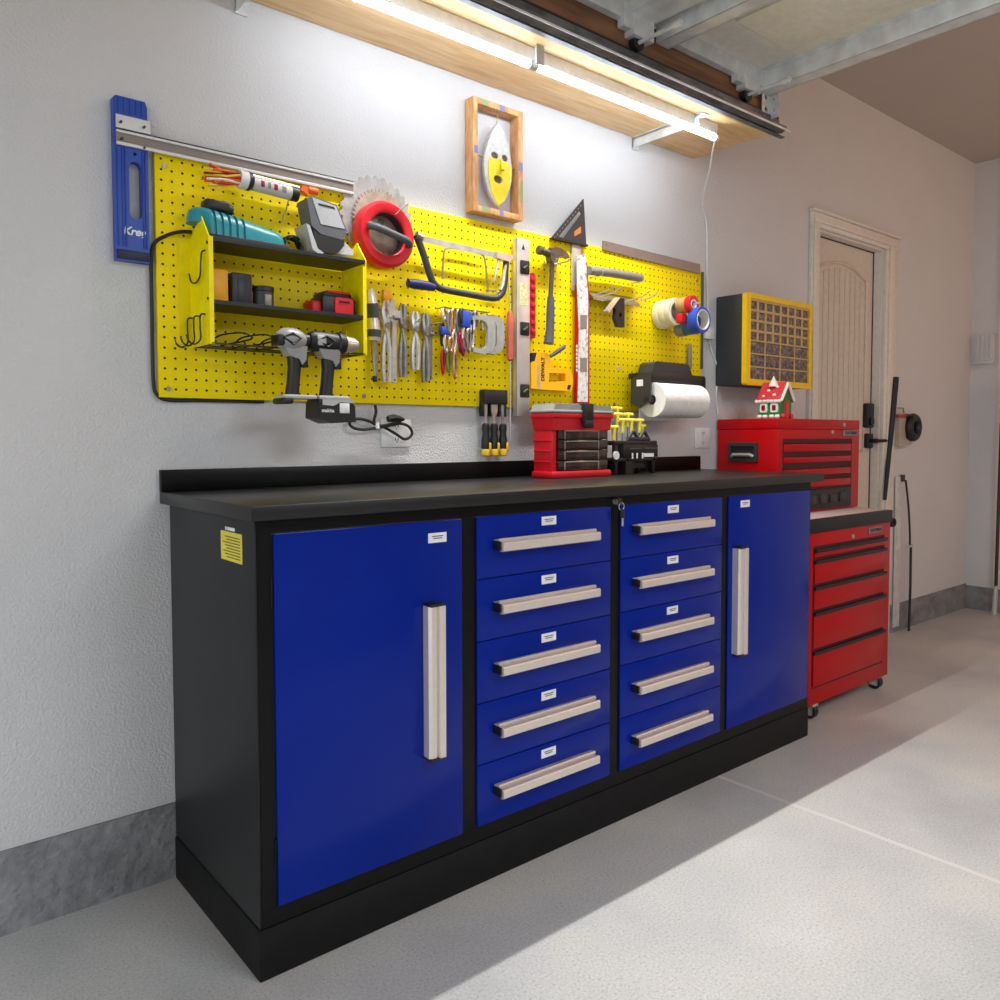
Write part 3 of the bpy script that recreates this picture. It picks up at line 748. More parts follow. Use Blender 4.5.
b = MB(); hp = smooth_path([rc + Vector((-.062, -.026, .014)), rc + Vector((-.045, -.046, .006)), rc + Vector((0, -.052, -.006)), rc + Vector((.05, -.046, -.016)), rc + Vector((.07, -.026, -.02))], 5)
b.tube(hp, [.012] * 2 + [.0105] * (len(hp) - 4) + [.012] * 2, 12); b.build('handle', m_grip, ft)
b = MB(); b.tube([rc + Vector((.02, -.03, .055)), rc + Vector((.035, -.035, .07)), rc + Vector((.066, -.03, .095))], .0015, 6); b.build('tape_end', m_dsteel, ft)

# bow saw ---------------------------------------------------------------
bs = thing('bow_saw', 'large hacksaw with black tubular bow and dark blue handle', 'saw', (.88, -.05, 1.56))
pts = smooth_path([at(*p, -.055) for p in ((416, 235), (418.5, 241), (424, 256), (431, 278), (436, 285.5), (444, 289.5), (470, 294.5), (490, 298), (497, 297.5), (502, 293), (504.5, 284), (505.5, 270), (506, 262))], 4)
b = MB(); b.tube(pts, .0105, 14); b.build('bow_tube', m_dark2, bs)
b = MB(); b.tube([at(408, 283, -.055), at(415, 284, -.055), at(428, 286, -.055), at(434, 287.5, -.055)], [.012, .015, .014, .012], 14); b.build('handle', mat('navy_grip', (30, 36, 96), .45), bs)
A, B = at(421, 237.5, -.055), at(497, 254.5, -.055)
b = MB(); b.plate([(A.x, A.z + .006), (B.x, B.z + .006), (B.x, B.z - .012), (A.x, A.z - .012)], -.0555, -.0545); b.build('blade', m_blade, bs, 0)
b = MB(); b.tube([at(416, 235, -.058), at(422, 238, -.058)], .012, 10); b.build('blade_clip', m_steel, bs)
b = MB(); b.plate([xz(at(*p, -.06)) for p in ((496, 252), (511, 255.5), (512, 259), (508, 262), (501, 260), (496, 258))], -.067, -.045)
b.tube([at(507, 260, -.058), at(504.5, 272, -.06), at(503, 284, -.06), at(500.5, 290, -.058)], .006, 8)
b.tube([at(499, 259, -.052), at(496, 270, -.05), at(494, 282, -.045)], .005, 8); b.build('tension_lever', m_chrome, bs)

cs = thing('coping_saw_frame', 'thin chrome wire saw frame hung inside the black bow saw', 'saw', (.9, -.034, 1.58))
b = MB(); b.tube(smooth_path([at(*p, -.034) for p in ((442.5, 279), (443, 266), (444, 252), (447, 248.3), (452, 248), (466, 250.5), (480, 254), (484, 257), (485.5, 264), (487, 280), (488, 292))], 4), .003, 8); b.build('wire_frame', m_steel, cs)
b = MB(); b.tube([at(488, 290, -.034), at(501, 292, -.034)], .0025, 6); b.build('tie_rod', m_chrome, cs)

# hand tools row ---------------------------------------------------------
hooky = -.045
def pliers(px, py0, py1, w, label, mt=None, spread=1.0, y=-.05):
    mt = mt or m_chrome
    a, c = at(px, py0, y), at(px, py1, y)
    L = a.z - c.z; x = a.x
    t = thing('pliers', label, 'pliers', (x, y, c.z), 'pliers and wrenches on the pegboard')
    piv = a.z - .30 * L
    for s, nm in ((-1, 'jaw_and_handle'), (1, 'jaw_and_handle')):
        pts = smooth_path([(x + s * .002, y - .003 * s, a.z), (x + s * w * .55, y - .003 * s, a.z - .12 * L), (x + s * w * .2, y, piv), (x - s * w * .35 * spread, y + .003 * s, piv - .2 * L), (x - s * w * .62 * spread, y + .003 * s, piv - .45 * L), (x - s * w * .45 * spread, y + .003 * s, c.z)], 4)
        n = len(pts); rad = [.004 + .005 * math.sin(min(1, i / (n * .3)) * PI * .5) if i < n * .35 else .0075 - .002 * abs(i / n - .7) for i in range(n)]
        b = MB(); b.tube(pts, rad, 8); b.build(nm, mt, t)
    b = MB(); b.cyl((x, y - .012, piv), (x, y + .008, piv), .008, n=12); b.build('pivot', m_steel, t)
    return t
def wrench(px, py0, py1, label, mt=None, y=-.045, hw=.021):
    a, c = at(px, py0, y), at(px, py1, y); x = a.x; L = a.z - c.z
    t = thing('adjustable_wrench', label, 'wrench', (x, y, c.z), 'pliers and wrenches on the pegboard')
    b = MB(); b.plate([(x - .006, a.z), (x + .004, a.z - .006), (x + .002, a.z - .03), (x + hw, a.z - .034), (x + hw, a.z - .05), (x + .008, a.z - .07), (x + .007, c.z + .012), (x + .009, c.z + .004), (x, c.z), (x - .009, c.z + .004), (x - .008, c.z + .012), (x - .006, a.z - .07), (x - hw * .8, a.z - .05), (x - hw, a.z - .028)], y - .006, y + .006, holes=[circ(x, c.z + .008, .004, 8)]); b.build('wrench_body', mt or m_chrome, t)
    b = MB(); b.cyl((x - .004, y - .008, a.z - .055), (x + .012, y - .008, a.z - .055), .006, n=10); b.build('jaw_screw', m_steel, t)
    return t
lk = thing('ratchet_driver', 'chrome and black ratchet tool with long thin shaft beside the yellow shelf unit', 'hand tool', (.56, -.05, 1.26))
pa = [at(*p, -.05) for p in ((369, 289), (371, 298), (372, 310), (373, 320), (374, 332), (374, 341))]
b = MB(); b.tube(pa, [.010, .017, .016, .017, .02, .018], 12); b.build('head', m_chrome, lk)
b = MB(); b.tube([at(372, 304, -.052), at(373, 318, -.052)], .0185, 12); b.tube([at(374, 330, -.052), at(374, 337, -.052)], .021, 12); b.build('black_sleeve', m_dark2, lk)
b = MB(); b.tube([at(374, 341, -.05), at(375, 360, -.05), at(376, 376, -.05)], [.011, .009, .005], 10); b.build('shaft', m_steel, lk)
b = MB(); b.tube([at(374.5, 376, -.05), at(375, 382, -.05)], .007, 8); b.build('tip', m_dark, lk)
pliers(386, 301, 382, .018, 'big chrome slip-joint pliers, leftmost pliers of the hanging row', spread=.9)
wrench(393, 299, 383, 'long chrome adjustable wrench second in the hanging row', y=-.055)
pliers(402.5, 304, 377, .011, 'slim locking pliers in the middle of the hanging row', m_steel)
pliers(415, 312, 370, .014, 'short pliers with pale handles near the right of the row', m_chrome)
pliers(425.5, 313, 381, .012, 'dark jawed pliers, last of the row before the clips', m_steel)
wrench(429, 316, 380, 'small adjustable wrench last in the hanging row before the clips', m_steel, y=-.034, hw=.012)
def peg_bar(px0, px1, py, label):
    b = MB(); a, c = at(px0, py, -.03), at(px1, py + 1, -.03)
    b.tube([(a.x, -.017, a.z), (a.x, -.075, a.z), (a.x, -.082, a.z + .008)], .0022, 6); b.tube([(c.x, -.017, c.z), (c.x, -.075, c.z), (c.x, -.082, c.z + .008)], .0022, 6); b.tube([(a.x, -.022, a.z), (c.x, -.022, c.z)], .0022, 6)
    tag(b.build('pegboard_hook', m_chrome), label, 'hook', 'chrome double hooks on the pegboard')
peg_bar(384, 398, 319, 'chrome double hook holding the big pliers')
peg_bar(410, 434, 323, 'chrome double hook holding the short pliers')
b = MB(); b.box(at(382, 293, -.02).x, at(391, 293, -.02).x, -.03, -.017, at(386, 303, -.02).z, at(386, 290, -.02).z, .004)
tag(b.build('tool_clip', m_dewalt), 'small orange-yellow clip on the pegboard above the big pliers', 'clip')

# carabiners and key rings ------------------------------------------------
def carabiner(px, py0, py1, mt, label, y, strap=None, wpx=5.5):
    a, c = at(px, py0, y), at(px, py1, y); x = a.x; zc = (a.z + c.z) / 2; hz = (a.z - c.z) / 2; hw = wpx * .0028
    t = thing('carabiner', label, 'carabiner', (x, y, c.z), 'carabiners and clips on the pegboard')
    b = MB(); b.tube([(x + hw * math.cos(k * PI / 10) * (1 if math.sin(k * PI / 10) > -.3 else .8), y + .004 * math.cos(k * PI / 10), zc + hz * math.sin(k * PI / 10)) for k in range(20)], .0046, 8, closed=True); b.build('ring', mt, t)
    if strap:
        s0, s1 = strap
        p, q = at(px, s0, y), at(px, s1, y)
        b = MB(); b.box(x - .016, x + .016, y - .012, y + .008, q.z, p.z, .005); b.build('strap', m_strap, t)
    return t
carabiner(444, 309, 320, m_chrome, 'silver clip at the left end of the clips', -.05, (327, 335), 4)
carabiner(446, 334, 352, m_chrome, 'silver ring hanging under the small blue strap', -.052, None, 4)
carabiner(443, 350, 373, mat('red_alloy', (176, 44, 40), .4, .4), 'red carabiner hanging lowest on the left of the clips', -.045, None, 3)
carabiner(448.5, 351, 372, m_green, 'green carabiner hanging beside the lowest red one', -.045, None, 3)
carabiner(453, 309, 333, m_brass, 'brassy clip, first of the long chain of clips', -.05, None, 3.5)
carabiner(454, 331, 352, m_chrome, 'silver clip in the middle of the long chain', -.05, None, 4)
carabiner(455, 351, 378, m_brass, 'brassy clip at the bottom of the long chain', -.05, None, 3.5)
carabiner(458, 310, 334, m_steel, 'dull steel clip right of the long chain', -.046, None, 3)
carabiner(460.5, 333, 352, m_maroon, 'maroon carabiner under the blue strap', -.05, None, 3.5)
carabiner(465, 326, 350, m_chrome, 'silver carabiner on the large blue strap', -.055, (311, 328), 4.5)
carabiner(472, 313, 333, m_dark2, 'black clip right of the large blue strap', -.046, None, 3)
carabiner(471.5, 325, 349, m_chrome, 'silver carabiner right of the large blue strap', -.05, None, 3.5)
carabiner(449, 311, 333, m_steel, 'dull steel clip between the small blue strap and the long chain', -.058, None, 3)
carabiner(442, 322, 345, m_dark2, 'black clip at the far left of the clips', -.040, None, 3)
carabiner(462, 309, 322, m_dark2, 'small black clip above the maroon carabiner', -.058, None, 3)
carabiner(463, 338, 355, m_maroon, 'second maroon carabiner, right of the first one', -.060, None, 3)
carabiner(450.5, 338, 352, m_brass, 'brassy ring beside the silver ring under the small blue strap', -.060, None, 3.5)
carabiner(468.5, 329, 352, m_steel, 'dull steel carabiner overlapping the silver one on the large blue strap', -.064, None, 3.5)
carabiner(476, 311, 326, m_steel, 'small steel clip at the right end of the clips', -.05, None, 3.5)
b = MB(); a, c = at(440, 308, -.03), at(484, 313, -.03)
b.tube([(a.x, -.017, a.z), (a.x, -.06, a.z)], .0022, 6); b.tube([(a.x, -.045, a.z), (c.x, -.045, c.z)], .0025, 6); b.tube([(c.x, -.017, c.z), (c.x, -.06, c.z)], .0022, 6)
tag(b.build('pegboard_rail', m_steel), 'thin steel rod on the pegboard holding the clips', 'rod')

m_clampm = mat('clamp_cast_silver', (170, 176, 174), .4, .4, var=(50, .12))
def c_clamp(px, dy, label):
    t = thing('c_clamp', label, 'clamp', (at(px, 340, -.05).x, -.05, at(px, 353, -.05).z), 'silver clamps on the pegboard')
    f = lambda ax, ay: xz(at(px + ax, ay, -.05 + dy))
    b = MB(); o = [f(-18, 316), (f(-6, 315)), f(2, 318), f(5, 325), f(5, 344), f(2, 351), f(-6, 354.5), f(-17, 352), f(-17, 347.5), f(-7, 349), f(-3.5, 346), f(-2.5, 341), f(-2.5, 327), f(-4.5, 322.5), f(-9, 320), f(-18, 320)]
    b.plate(o, -.058 + dy, -.046 + dy); b.build('clamp_frame', m_clampm, t, 20)
    v = at(px - 15, 334, -.05 + dy)
    p, q = at(px - 15, 318, -.052 + dy), at(px - 15, 330, -.052 + dy)
    b = MB(); b.cyl(p, q, .0045, n=10); b.build('clamp_screw', m_chrome, t)
c_clamp(489, -.006, 'silver c-shaped clamp nearest the clips')
c_clamp(498, .012, 'silver c-shaped clamp nearest the spirit level')

# spirit level, red strip, screwdriver --------------------------------------
lv = thing('spirit_level', 'silver spirit level with three black vials hung upright', 'level', (1.14, -.035, 1.187))
b = MB(); b.box(1.111, 1.168, -.048, -.024, 1.187, 1.775, .003); b.box(1.111, 1.168, -.0485, -.04, 1.187, 1.775, .002)
b.build('level_body', m_level, lv)
for z in (1.681, 1.478, 1.272):
    b = MB(); b.box(1.124, 1.163, -.052, -.0475, z - .022, z + .022, .004); vw = b.build('vial_window', m_dark, lv)
    b = MB(); b.tube([(1.135, -.0525, z - .006), (1.154, -.0525, z + .006)], .0042, 10); b.build('vial', m_vial, vw)
b = MB(); b.box(1.122, 1.156, -.0492, -.0483, 1.555, 1.63); b.build('label_patch', mat('level_decal', (206, 204, 150), .5, var=(120, .25)), lv, 0)
b = MB(); b.plate([(1.131, 1.738), (1.145, 1.738), (1.138, 1.757)], -.0492, -.0478); b.build('hang_hole', m_dark, lv, 0)

rs = thing('red_tool_strip', 'narrow red plastic tool strip hanging right of the silver level', 'tool holder', (1.193, -.03, 1.452))
b = MB(); b.plate(rrect(1.181, 1.208, 1.452, 1.672, .01), -.032, -.02); b.build('strip', m_redp, rs)
for k in range(7):
    b = MB(); b.box(1.185, 1.205, -.038, -.031, 1.468 + .029 * k, 1.484 + .029 * k, .003); b.build('pocket', m_redp, rs)

sd = thing('long_screwdriver', 'long thin screwdriver with faded red handle left of the level', 'screwdriver', (1.087, -.04, 1.105))
b = MB(); b.lathe([(.004, 0), (.010, .006), (.012, .03), (.010, .08), (.012, .12), (.010, .155), (.005, .165)], (1.088, -.04, 1.368), (0, 0, 1), 14); b.build('handle', mat('faded_red_handle', (190, 92, 86), .35), sd)
b = MB(); b.cyl((1.088, -.04, 1.105), (1.088, -.04, 1.37), .003, n=8); b.cyl((1.088, -.04, 1.53), (1.083, -.04, 1.64), .002, n=8); b.build('shaft', m_chrome, sd)

# hammer -----------------------------------------------------------------
hm = thing('claw_hammer', 'steel claw hammer with dark grey rubber grip', 'hammer', (1.262, -.05, 1.44))
hc = at(551, 255, -.055)
b = MB(); b.lathe([(.012, 0), (.0155, .003), (.0155, .014), (.011, .02), (.013, .034), (.014, .06)], at(538, 249.5, -.055), (.93, 0, -.12), 16)
o = [at(*p, -.055) for p in ((548, 248.5), (553, 247.5), (559, 249), (565, 253.5), (567.5, 258.5), (562, 256.5), (557, 257), (555, 263), (549.5, 263), (548, 257))]
b.plate([xz(v) for v in o], -.068, -.042); b.build('head', m_dsteel, hm)
b = MB(); b.tube([at(552, 262, -.055), at(551.5, 280, -.055), at(550.5, 298, -.055)], [.0085, .0075, .0085], 10); b.build('neck', m_dsteel, hm)
b = MB(); b.tube([at(550.8, 297, -.055), at(550.5, 312, -.055), at(550, 330, -.055), at(549, 340, -.055), at(548.5, 343.5, -.055)], [.012, .0145, .0145, .017, .018], 12); b.build('grip', m_grip, hm)
b = MB()
for px in (545, 557):
    p = at(px, 264, -.02); b.tube([(p.x, -.017, p.z), (p.x, -.075, p.z), (p.x, -.08, p.z + .008)], .003, 6)
b.tube([(at(543, 264, -.02).x, -.021, at(545, 264, -.02).z), (at(558, 265, -.02).x, -.021, at(557, 264, -.02).z)], .004, 6)
tag(b.build('hammer_hook', m_chrome), 'two-pronged chrome hook carrying the claw hammer', 'hook')

# staple gun ----------------------------------------------------------------
sg = thing('staple_gun', 'orange-yellow hand staple gun with grey lever', 'staple gun', (1.28, -.035, 1.278))
f = lambda *p: xz(at(*p, -.045))
b = MB(); b.plate([f(536, 352.5), f(546, 353), f(549, 357), f(549.5, 365), f(552, 368), f(560, 369), f(567, 370), f(571.5, 374), f(572.5, 380), f(571, 390.5), f(565, 391), f(540, 389.5), f(530.5, 388.5), f(530.5, 362.5), f(534, 361)], -.05, -.022, holes=[[f(548.5, 373), f(564.5, 373.5), f(565, 381), f(548, 382)]])
sb = b.build('body', m_dewalt, sg, 25)
b = MB(); b.plate([f(531, 353), f(536, 352.5), f(534.5, 361), f(530.5, 361)], -.049, -.024); b.build('nose_cap', m_dark, sg)
b = MB(); b.plate([f(567, 385), f(570, 385), f(568.5, 390), f(566, 389)], -.051, -.022); b.build('rear_latch', m_dark, sg)
b = MB(); b.plate([f(536.5, 365), f(538.5, 365), f(538.5, 389.5), f(536, 389)], -.052, -.021); b.build('front_plate', m_chrome, sg)
b = MB(); b.tube([at(549, 357, -.038), at(556, 352.5, -.038), at(564, 347, -.038)], [.006, .008, .0075], 10); b.build('lever', m_grip, sg)
pl = at(543, 369, -.0505)
text('brand_lettering', 'DEWALT', pl, rotm(90, -90, 0), .020, m_dark, sb)

# speed square ----------------------------------------------------------------
sq = thing('speed_square', 'black triangular speed square standing above the pegboard edge', 'square', (1.41, -.02, 1.80))
f = lambda *p: xz(at(*p, -.025))
b = MB(); b.plate([f(552, 237), f(583.3, 199), f(586, 245)], -.027, -.022, holes=[[f(558.5, 236.5), f(579.5, 210.5), f(581.5, 213.5), f(563.5, 238)]]); b.build('blade', m_dark2, sq, 0)
b = MB(); b.plate([f(551, 237.5), f(586.5, 245), f(586.5, 247), f(551, 239)], -.034, -.017); b.build('fence', m_dark, sq, 0)
b = MB(); b.plate([f(574, 231.5), f(580.5, 226.5), f(580.5, 233), f(574, 236.5)], -.0278, -.0268); b.build('orange_label', mat('amber_label', (206, 134, 62), .5), sq, 0)
b = MB()
for k in range(11):
    t = (k + .6) / 12; p = f(552 + 31.3 * t + .6, 237 - 38 * t + 1.2); b.box(p[0], p[0] + .0018, -.0276, -.0268, p[1] - .007, p[1] - .001)
b.build('scale_marks', m_silverp, sq, 0)

# long strips ------------------------------------------------------------------
b = MB(); p, q = at(571.5, 242, -.022), at(580, 292, -.022); b.box(p.x, q.x, -.026, -.019, q.z, p.z, .001)
tag(b.build('metal_bar', m_level), 'short pale metal bar tucked behind the red and white strip', 'bar')
ls = thing('saw_blade_sleeve', 'long red strip with a white printed label hanging right of the hammer', 'sleeve', (1.44, -.035, 1.235))
f = lambda *p: xz(at(*p, -.034))
b = MB(); b.plate([f(576, 285), f(578.5, 283), f(586.5, 262), f(588.6, 300), f(588.6, 404), f(575, 404)], -.038, -.029); b.build('red_back', m_red, ls, 0)
f = lambda *p: xz(at(*p, -.0385))
def paper_mat():
    mt = mat('printed_paper', (225, 222, 216), .5)
    nt, bs_, L = nodes_of(mt); tc = N(nt, 'ShaderNodeTexCoord'); mp = N(nt, 'ShaderNodeMapping'); mp.inputs['Scale'].default_value = (30, 1, 28)
    L.new(tc.outputs['Object'], mp.inputs['Vector'])
    a = N(nt, 'ShaderNodeTexNoise'); a.inputs['Scale'].default_value = 2.2; a.inputs['Detail'].default_value = 5; L.new(mp.outputs[0], a.inputs['Vector'])
    L.new(ramp(nt, a.outputs['Fac'], [(.36, (150, 150, 150)), (.45, (214, 212, 208)), (.7, (240, 236, 232))]), bs_.inputs['Base Color']); return mt
b = MB(); b.plate([f(576.5, 256), f(585.5, 253.5), f(588, 300), f(587.6, 402), f(577.5, 402), f(578.8, 330), f(577, 290)], -.040, -.0378); pp = b.build('paper_label', paper_mat(), ls, 0)
for y0, y1 in ((315, 329), (358, 372)):
    b = MB(); b.plate([f(579.8, y0), f(586.5, y0), f(586.5, y1), f(579.8, y1)], -.0406, -.0398); b.build('grey_print', m_gtape, pp, 0)
b = MB()
for k in range(7): 
    p = f(576.8, 346 + 4 * k); b.box(p[0] - .003, p[0] + .003, -.0392, -.0378, p[1] - .005, p[1] + .004)
b.build('white_print', m_label, pp, 0)

# grey tube, rack, combination square -----------------------------------------
b = MB(); b.tube([at(589, 270.5, -.05), at(612, 273, -.05), at(641, 278, -.05)], .0155, 14)
gt = tag(b.build('grey_tube', m_gtape), 'short grey tube lying on hooks above the tool rack', 'tube')
for px, py, lab in ((594, 275.5, 'left chrome hook carrying the grey tube'), (634, 281.5, 'right chrome hook carrying the grey tube')):
    b = MB(); p = at(px, py, -.03); b.tube([(p.x, -.0155, p.z - .004), (p.x, -.05, p.z - .006), (p.x, -.072, p.z - .004), (p.x, -.076, p.z + .01)], .0022, 6)
    tag(b.build('tube_hook', m_chrome), lab, 'hook', 'chrome hooks carrying the grey tube')
rk = thing('metal_tool_rack', 'slim galvanised tool rack with angled wire prongs on the pegboard', 'tool rack', (1.6, -.03, 1.61))
A, B = at(588, 296, -.03), at(644, 305, -.03)
b = MB(); zt_ = (A.z + B.z) / 2
b.plate([(-.017, zt_ + .022), (-.0185, zt_ + .024), (-.060, zt_ - .008), (-.060, zt_ - .016), (-.058, zt_ - .016), (-.057, zt_ - .009)], A.x, B.x - .06, axis='x'); b.build('bar', m_steel, rk, 0)
for px in (595, 603, 630, 638):
    p = at(px, 303, -.06); b = MB(); b.tube([(p.x, -.045, zt_ + .0), (p.x + .02, -.10, zt_ + .012), (p.x + .03, -.13, zt_ + .03)], .002, 6); b.build('prong', m_chrome, rk)
co = thing('combination_square', 'small black combination square head hanging from the metal rack', 'square', (1.53, -.08, 1.52))
f = lambda *p: xz(at(*p, -.09))
b = MB(); b.plate([f(606.5, 311), f(617, 298), f(623.5, 298.5), f(623.5, 327.5), f(617, 327), f(614, 318), f(615, 309), f(612, 307.5), f(608, 312)], -.095, -.080, holes=[circ(f(619.5, 315)[0], f(619.5, 315)[1], .008, 10)]); b.build('head', m_dark, co, 20)
b = MB(); b.plate([f(605.5, 311), f(616.5, 297.5), f(618.5, 298), f(608, 312.5)], -.098, -.077); b.box(f(618.5, 0)[0], f(621, 0)[0], -.0965, -.0945, f(0, 323)[1], f(0, 317)[1]); b.build('edge', m_chrome, co, 0)

# grey ruler ---------------------------------------------------------------
b = MB(); R0, R1 = at(603, 245.5, -.022), at(700, 270, -.022)
b.plate([(R0.x, 1.836), (R1.x, 1.828), (R1.x, 1.789), (R0.x, 1.803)], -.0235, -.0175, holes=[circ(R0.x + .015, 1.822, .004, 8)])
tag(b.build('steel_ruler', mat('ruler_grey', (138, 130, 128), .4, .5), smooth=0), 'long grey steel ruler along the top right edge of the pegboard', 'ruler')
b = MB(); b.box(2.146, 2.156, -.024, -.017, 1.40, 1.80, .001); tag(b.build('edge_strip', m_grip), 'thin dark strip down the right edge of the pegboard', 'strip')
p = at(690, 345, -.03)
b = MB(); b.tube([(p.x, -.028, 1.395), (p.x, -.028, 1.47), (p.x, -.028, 1.497)], [.010, .010, .008], 10); tag(b.build('short_rod', m_gtape), 'short grey rod hanging behind the paper towel holder', 'rod')

# tape rolls -----------------------------------------------------------------
def tape(name_mt, x, z, y0, y1, r, ri, label, grp=None):
    t = thing('tape_roll', label, 'tape', (x, (y0 + y1) / 2, z - r), grp)
    b = MB(); b.lathe([(r - .002, y0), (r, y0 - .002 if y0 < y1 else y0 + .002), (r, y1 + .002), (r - .002, y1), (ri + .003, y1), (ri + .003, y0)], (x, 0, z), (0, 1, 0), 32, closed=True); b.build('tape', name_mt, t)
    b = MB(); b.lathe([(ri + .003, y0 + .001), (ri + .003, y1 - .001), (ri, y1 - .001), (ri, y0 + .001)], (x, 0, z), (0, 1, 0), 32, closed=True); b.build('core', m_core, t)
tape(m_cream, 1.885, 1.597, -.022, -.044, .056, .036, 'cream masking tape roll closest to the pegboard')
tape(m_cream, 1.888, 1.600, -.047, -.069, .054, .036, 'middle cream masking tape roll of the stack')
tape(m_cream, 1.890, 1.603, -.072, -.094, .053, .036, 'foremost cream masking tape roll of the stack')
tape(m_brown, 1.905, 1.625, -.098, -.140, .030, .014, 'brown tape roll between the cream and red rolls')
tape(m_redp, 1.905, 1.625, -.143, -.163, .034, .014, 'red tape roll at the end of the upper peg')
tape(m_gtape, 1.945, 1.543, -.06, -.098, .030, .012, 'grey tape roll on the lower peg')
tape(m_teal2, 1.942, 1.553, -.108, -.148, .038, .012, 'slate blue tape roll behind the bright blue roll')
tape(m_btape, 1.930, 1.565, -.152, -.188, .050, .036, 'bright blue tape roll with a pale core at the front')
b = MB(); b.tube([(1.895, -.017, 1.617), (1.905, -.16, 1.620), (1.912, -.19, 1.63)], .003, 8); tag(b.build('tape_peg', m_chrome), 'upper chrome peg carrying the cream, brown and red tape rolls', 'hook', 'chrome pegs carrying tape rolls')
b = MB(); b.tube([(1.945, -.017, 1.534), (1.93, -.19, 1.537), (1.93, -.205, 1.55)], .003, 8); tag(b.build('tape_peg', m_chrome), 'lower chrome peg carrying the grey and blue tape rolls', 'hook', 'chrome pegs carrying tape rolls')
b = MB(); b.box(1.868, 1.900, -.135, -.105, 1.555, 1.59, .004); tag(b.build('red_tape_dispenser', m_redp), 'small red tape dispenser wedged between the tape rolls', 'dispenser')

# paper towel holder -----------------------------------------------------------
th = thing('paper_towel_holder', 'black magnetic paper towel holder at the lower right of the pegboard', 'paper towel holder', (1.84, -.08, 1.21))
def xplane(px, py, x):
    d = FW + RT * ((px - CX) / FPX) - UP * ((py - CY) / FPX); return EYE + d * ((x - EYE.x) / d.x)
q = [xplane(*p, 1.672) for p in ((631.5, 379.5), (641, 374), (650.5, 372), (650.5, 400), (640, 408), (631.5, 403))]
b = MB(); b.plate([(v.y, v.z) for v in q], 1.668, 1.676, axis='x'); b.build('end_plate', m_dark2, th, 0)
b = MB(); b.box(1.676, 2.02, -.125, -.035, 1.335, 1.357, .004); b.box(1.676, 2.02, -.135, -.118, 1.322, 1.357, .003); b.box(1.73, 2.0, -.045, -.0165, 1.27, 1.35, .003); b.build('shelf_bar', m_dark, th)
b = MB(); o = [(1.735, 1.355), (1.75, 1.395), (1.765, 1.403), (1.95, 1.403), (1.965, 1.395), (1.985, 1.355)]
b.plate(o, -.10, -.03); b.build('hood', m_dark2, th, 20)
b = MB(); b.plate([(-.10 + .018 * math.cos(PI / 4 + k * PI / 2) * 1.2, 1.318 + .014 * math.sin(PI / 4 + k * PI / 2) * 1.2) for k in range(4)], 1.667, 1.668, axis='x'); b.build('badge', m_label, th, 0)
b = MB(); b.box(2.012, 2.018, -.14, -.03, 1.235, 1.35, .003); b.cyl((1.664, -.132, 1.255), (2.014, -.132, 1.255), .012); b.build('spindle', m_dark, th)
pr = thing('paper_towel_roll', 'white paper towel roll on the black holder', 'paper towel', (1.87, -.132, 1.19))
b = MB(); b.lathe([(.063, 0), (.064, .001), (.064, .268), (.063, .269), (.019, .269), (.019, 0)], (1.70, -.132, 1.255), (1, 0, 0), 48, closed=True); b.plate([(-.07, 1.23), (-.069, 1.23), (-.0685, 1.18), (-.0695, 1.18)], 1.70, 1.969, axis='x'); b.build('paper', m_paper, pr)
b = MB(); b.lathe([(.0192, .001), (.0192, .268), (.0165, .268), (.0165, .001)], (1.70, -.132, 1.255), (1, 0, 0), 30, closed=True); b.build('cardboard_core', m_brown, pr)

# chisels -------------------------------------------------------------------
hz0 = thing('chisel_holder', 'black plastic holder gripping three wood chisels under the pegboard', 'tool holder', (1.034, -.027, 1.185))
b = MB(); b.box(.975, 1.072, -.048, -.0165, 1.225, 1.272, .004)
for x0, x1 in ((.975, .980), (1.003, 1.008), (1.043, 1.048), (1.067, 1.072)): b.box(x0, x1, -.04, -.0175, 1.185, 1.23, .001)
b.box(.975, 1.072, -.024, -.0165, 1.195, 1.23); b.build('holder', m_dark, hz0)
for x, w, lab in ((.990, .006, 'narrow wood chisel, left of the three in the black holder'), (1.0255, .014, 'widest wood chisel, middle of the three in the black holder'), (1.063, .008, 'medium wood chisel, right of the three in the black holder')):
    t = thing('wood_chisel', lab, 'chisel', (x, -.032, 1.055), 'chisels under the pegboard')
    b = MB(); b.plate([(x - w, 1.245), (x + w, 1.245), (x + w, 1.205), (x + .005, 1.18), (x + .004, 1.15), (x - .004, 1.15), (x - .005, 1.18), (x - w, 1.205)], -.034, -.030); b.build('blade', m_chrome, t)
    b = MB(); b.lathe([(.010, .010), (.0145, .03), (.014, .055), (.0105, .075), (.013, .09), (.012, .104), (.006, .108)], (x, -.032, 1.055), (0, 0, 1), 14); b.build('grip', m_dark, t)
    b = MB(); b.lathe([(.010, 0), (.0145, .004), (.0155, .020), (.014, .024)], (x, -.032, 1.055), (0, 0, 1), 14); b.box(x + .003, x + .013, -.0475, -.036, 1.07, 1.10, .003); b.build('yellow_butt', mat('amber_butt', (222, 182, 40), .4), t)

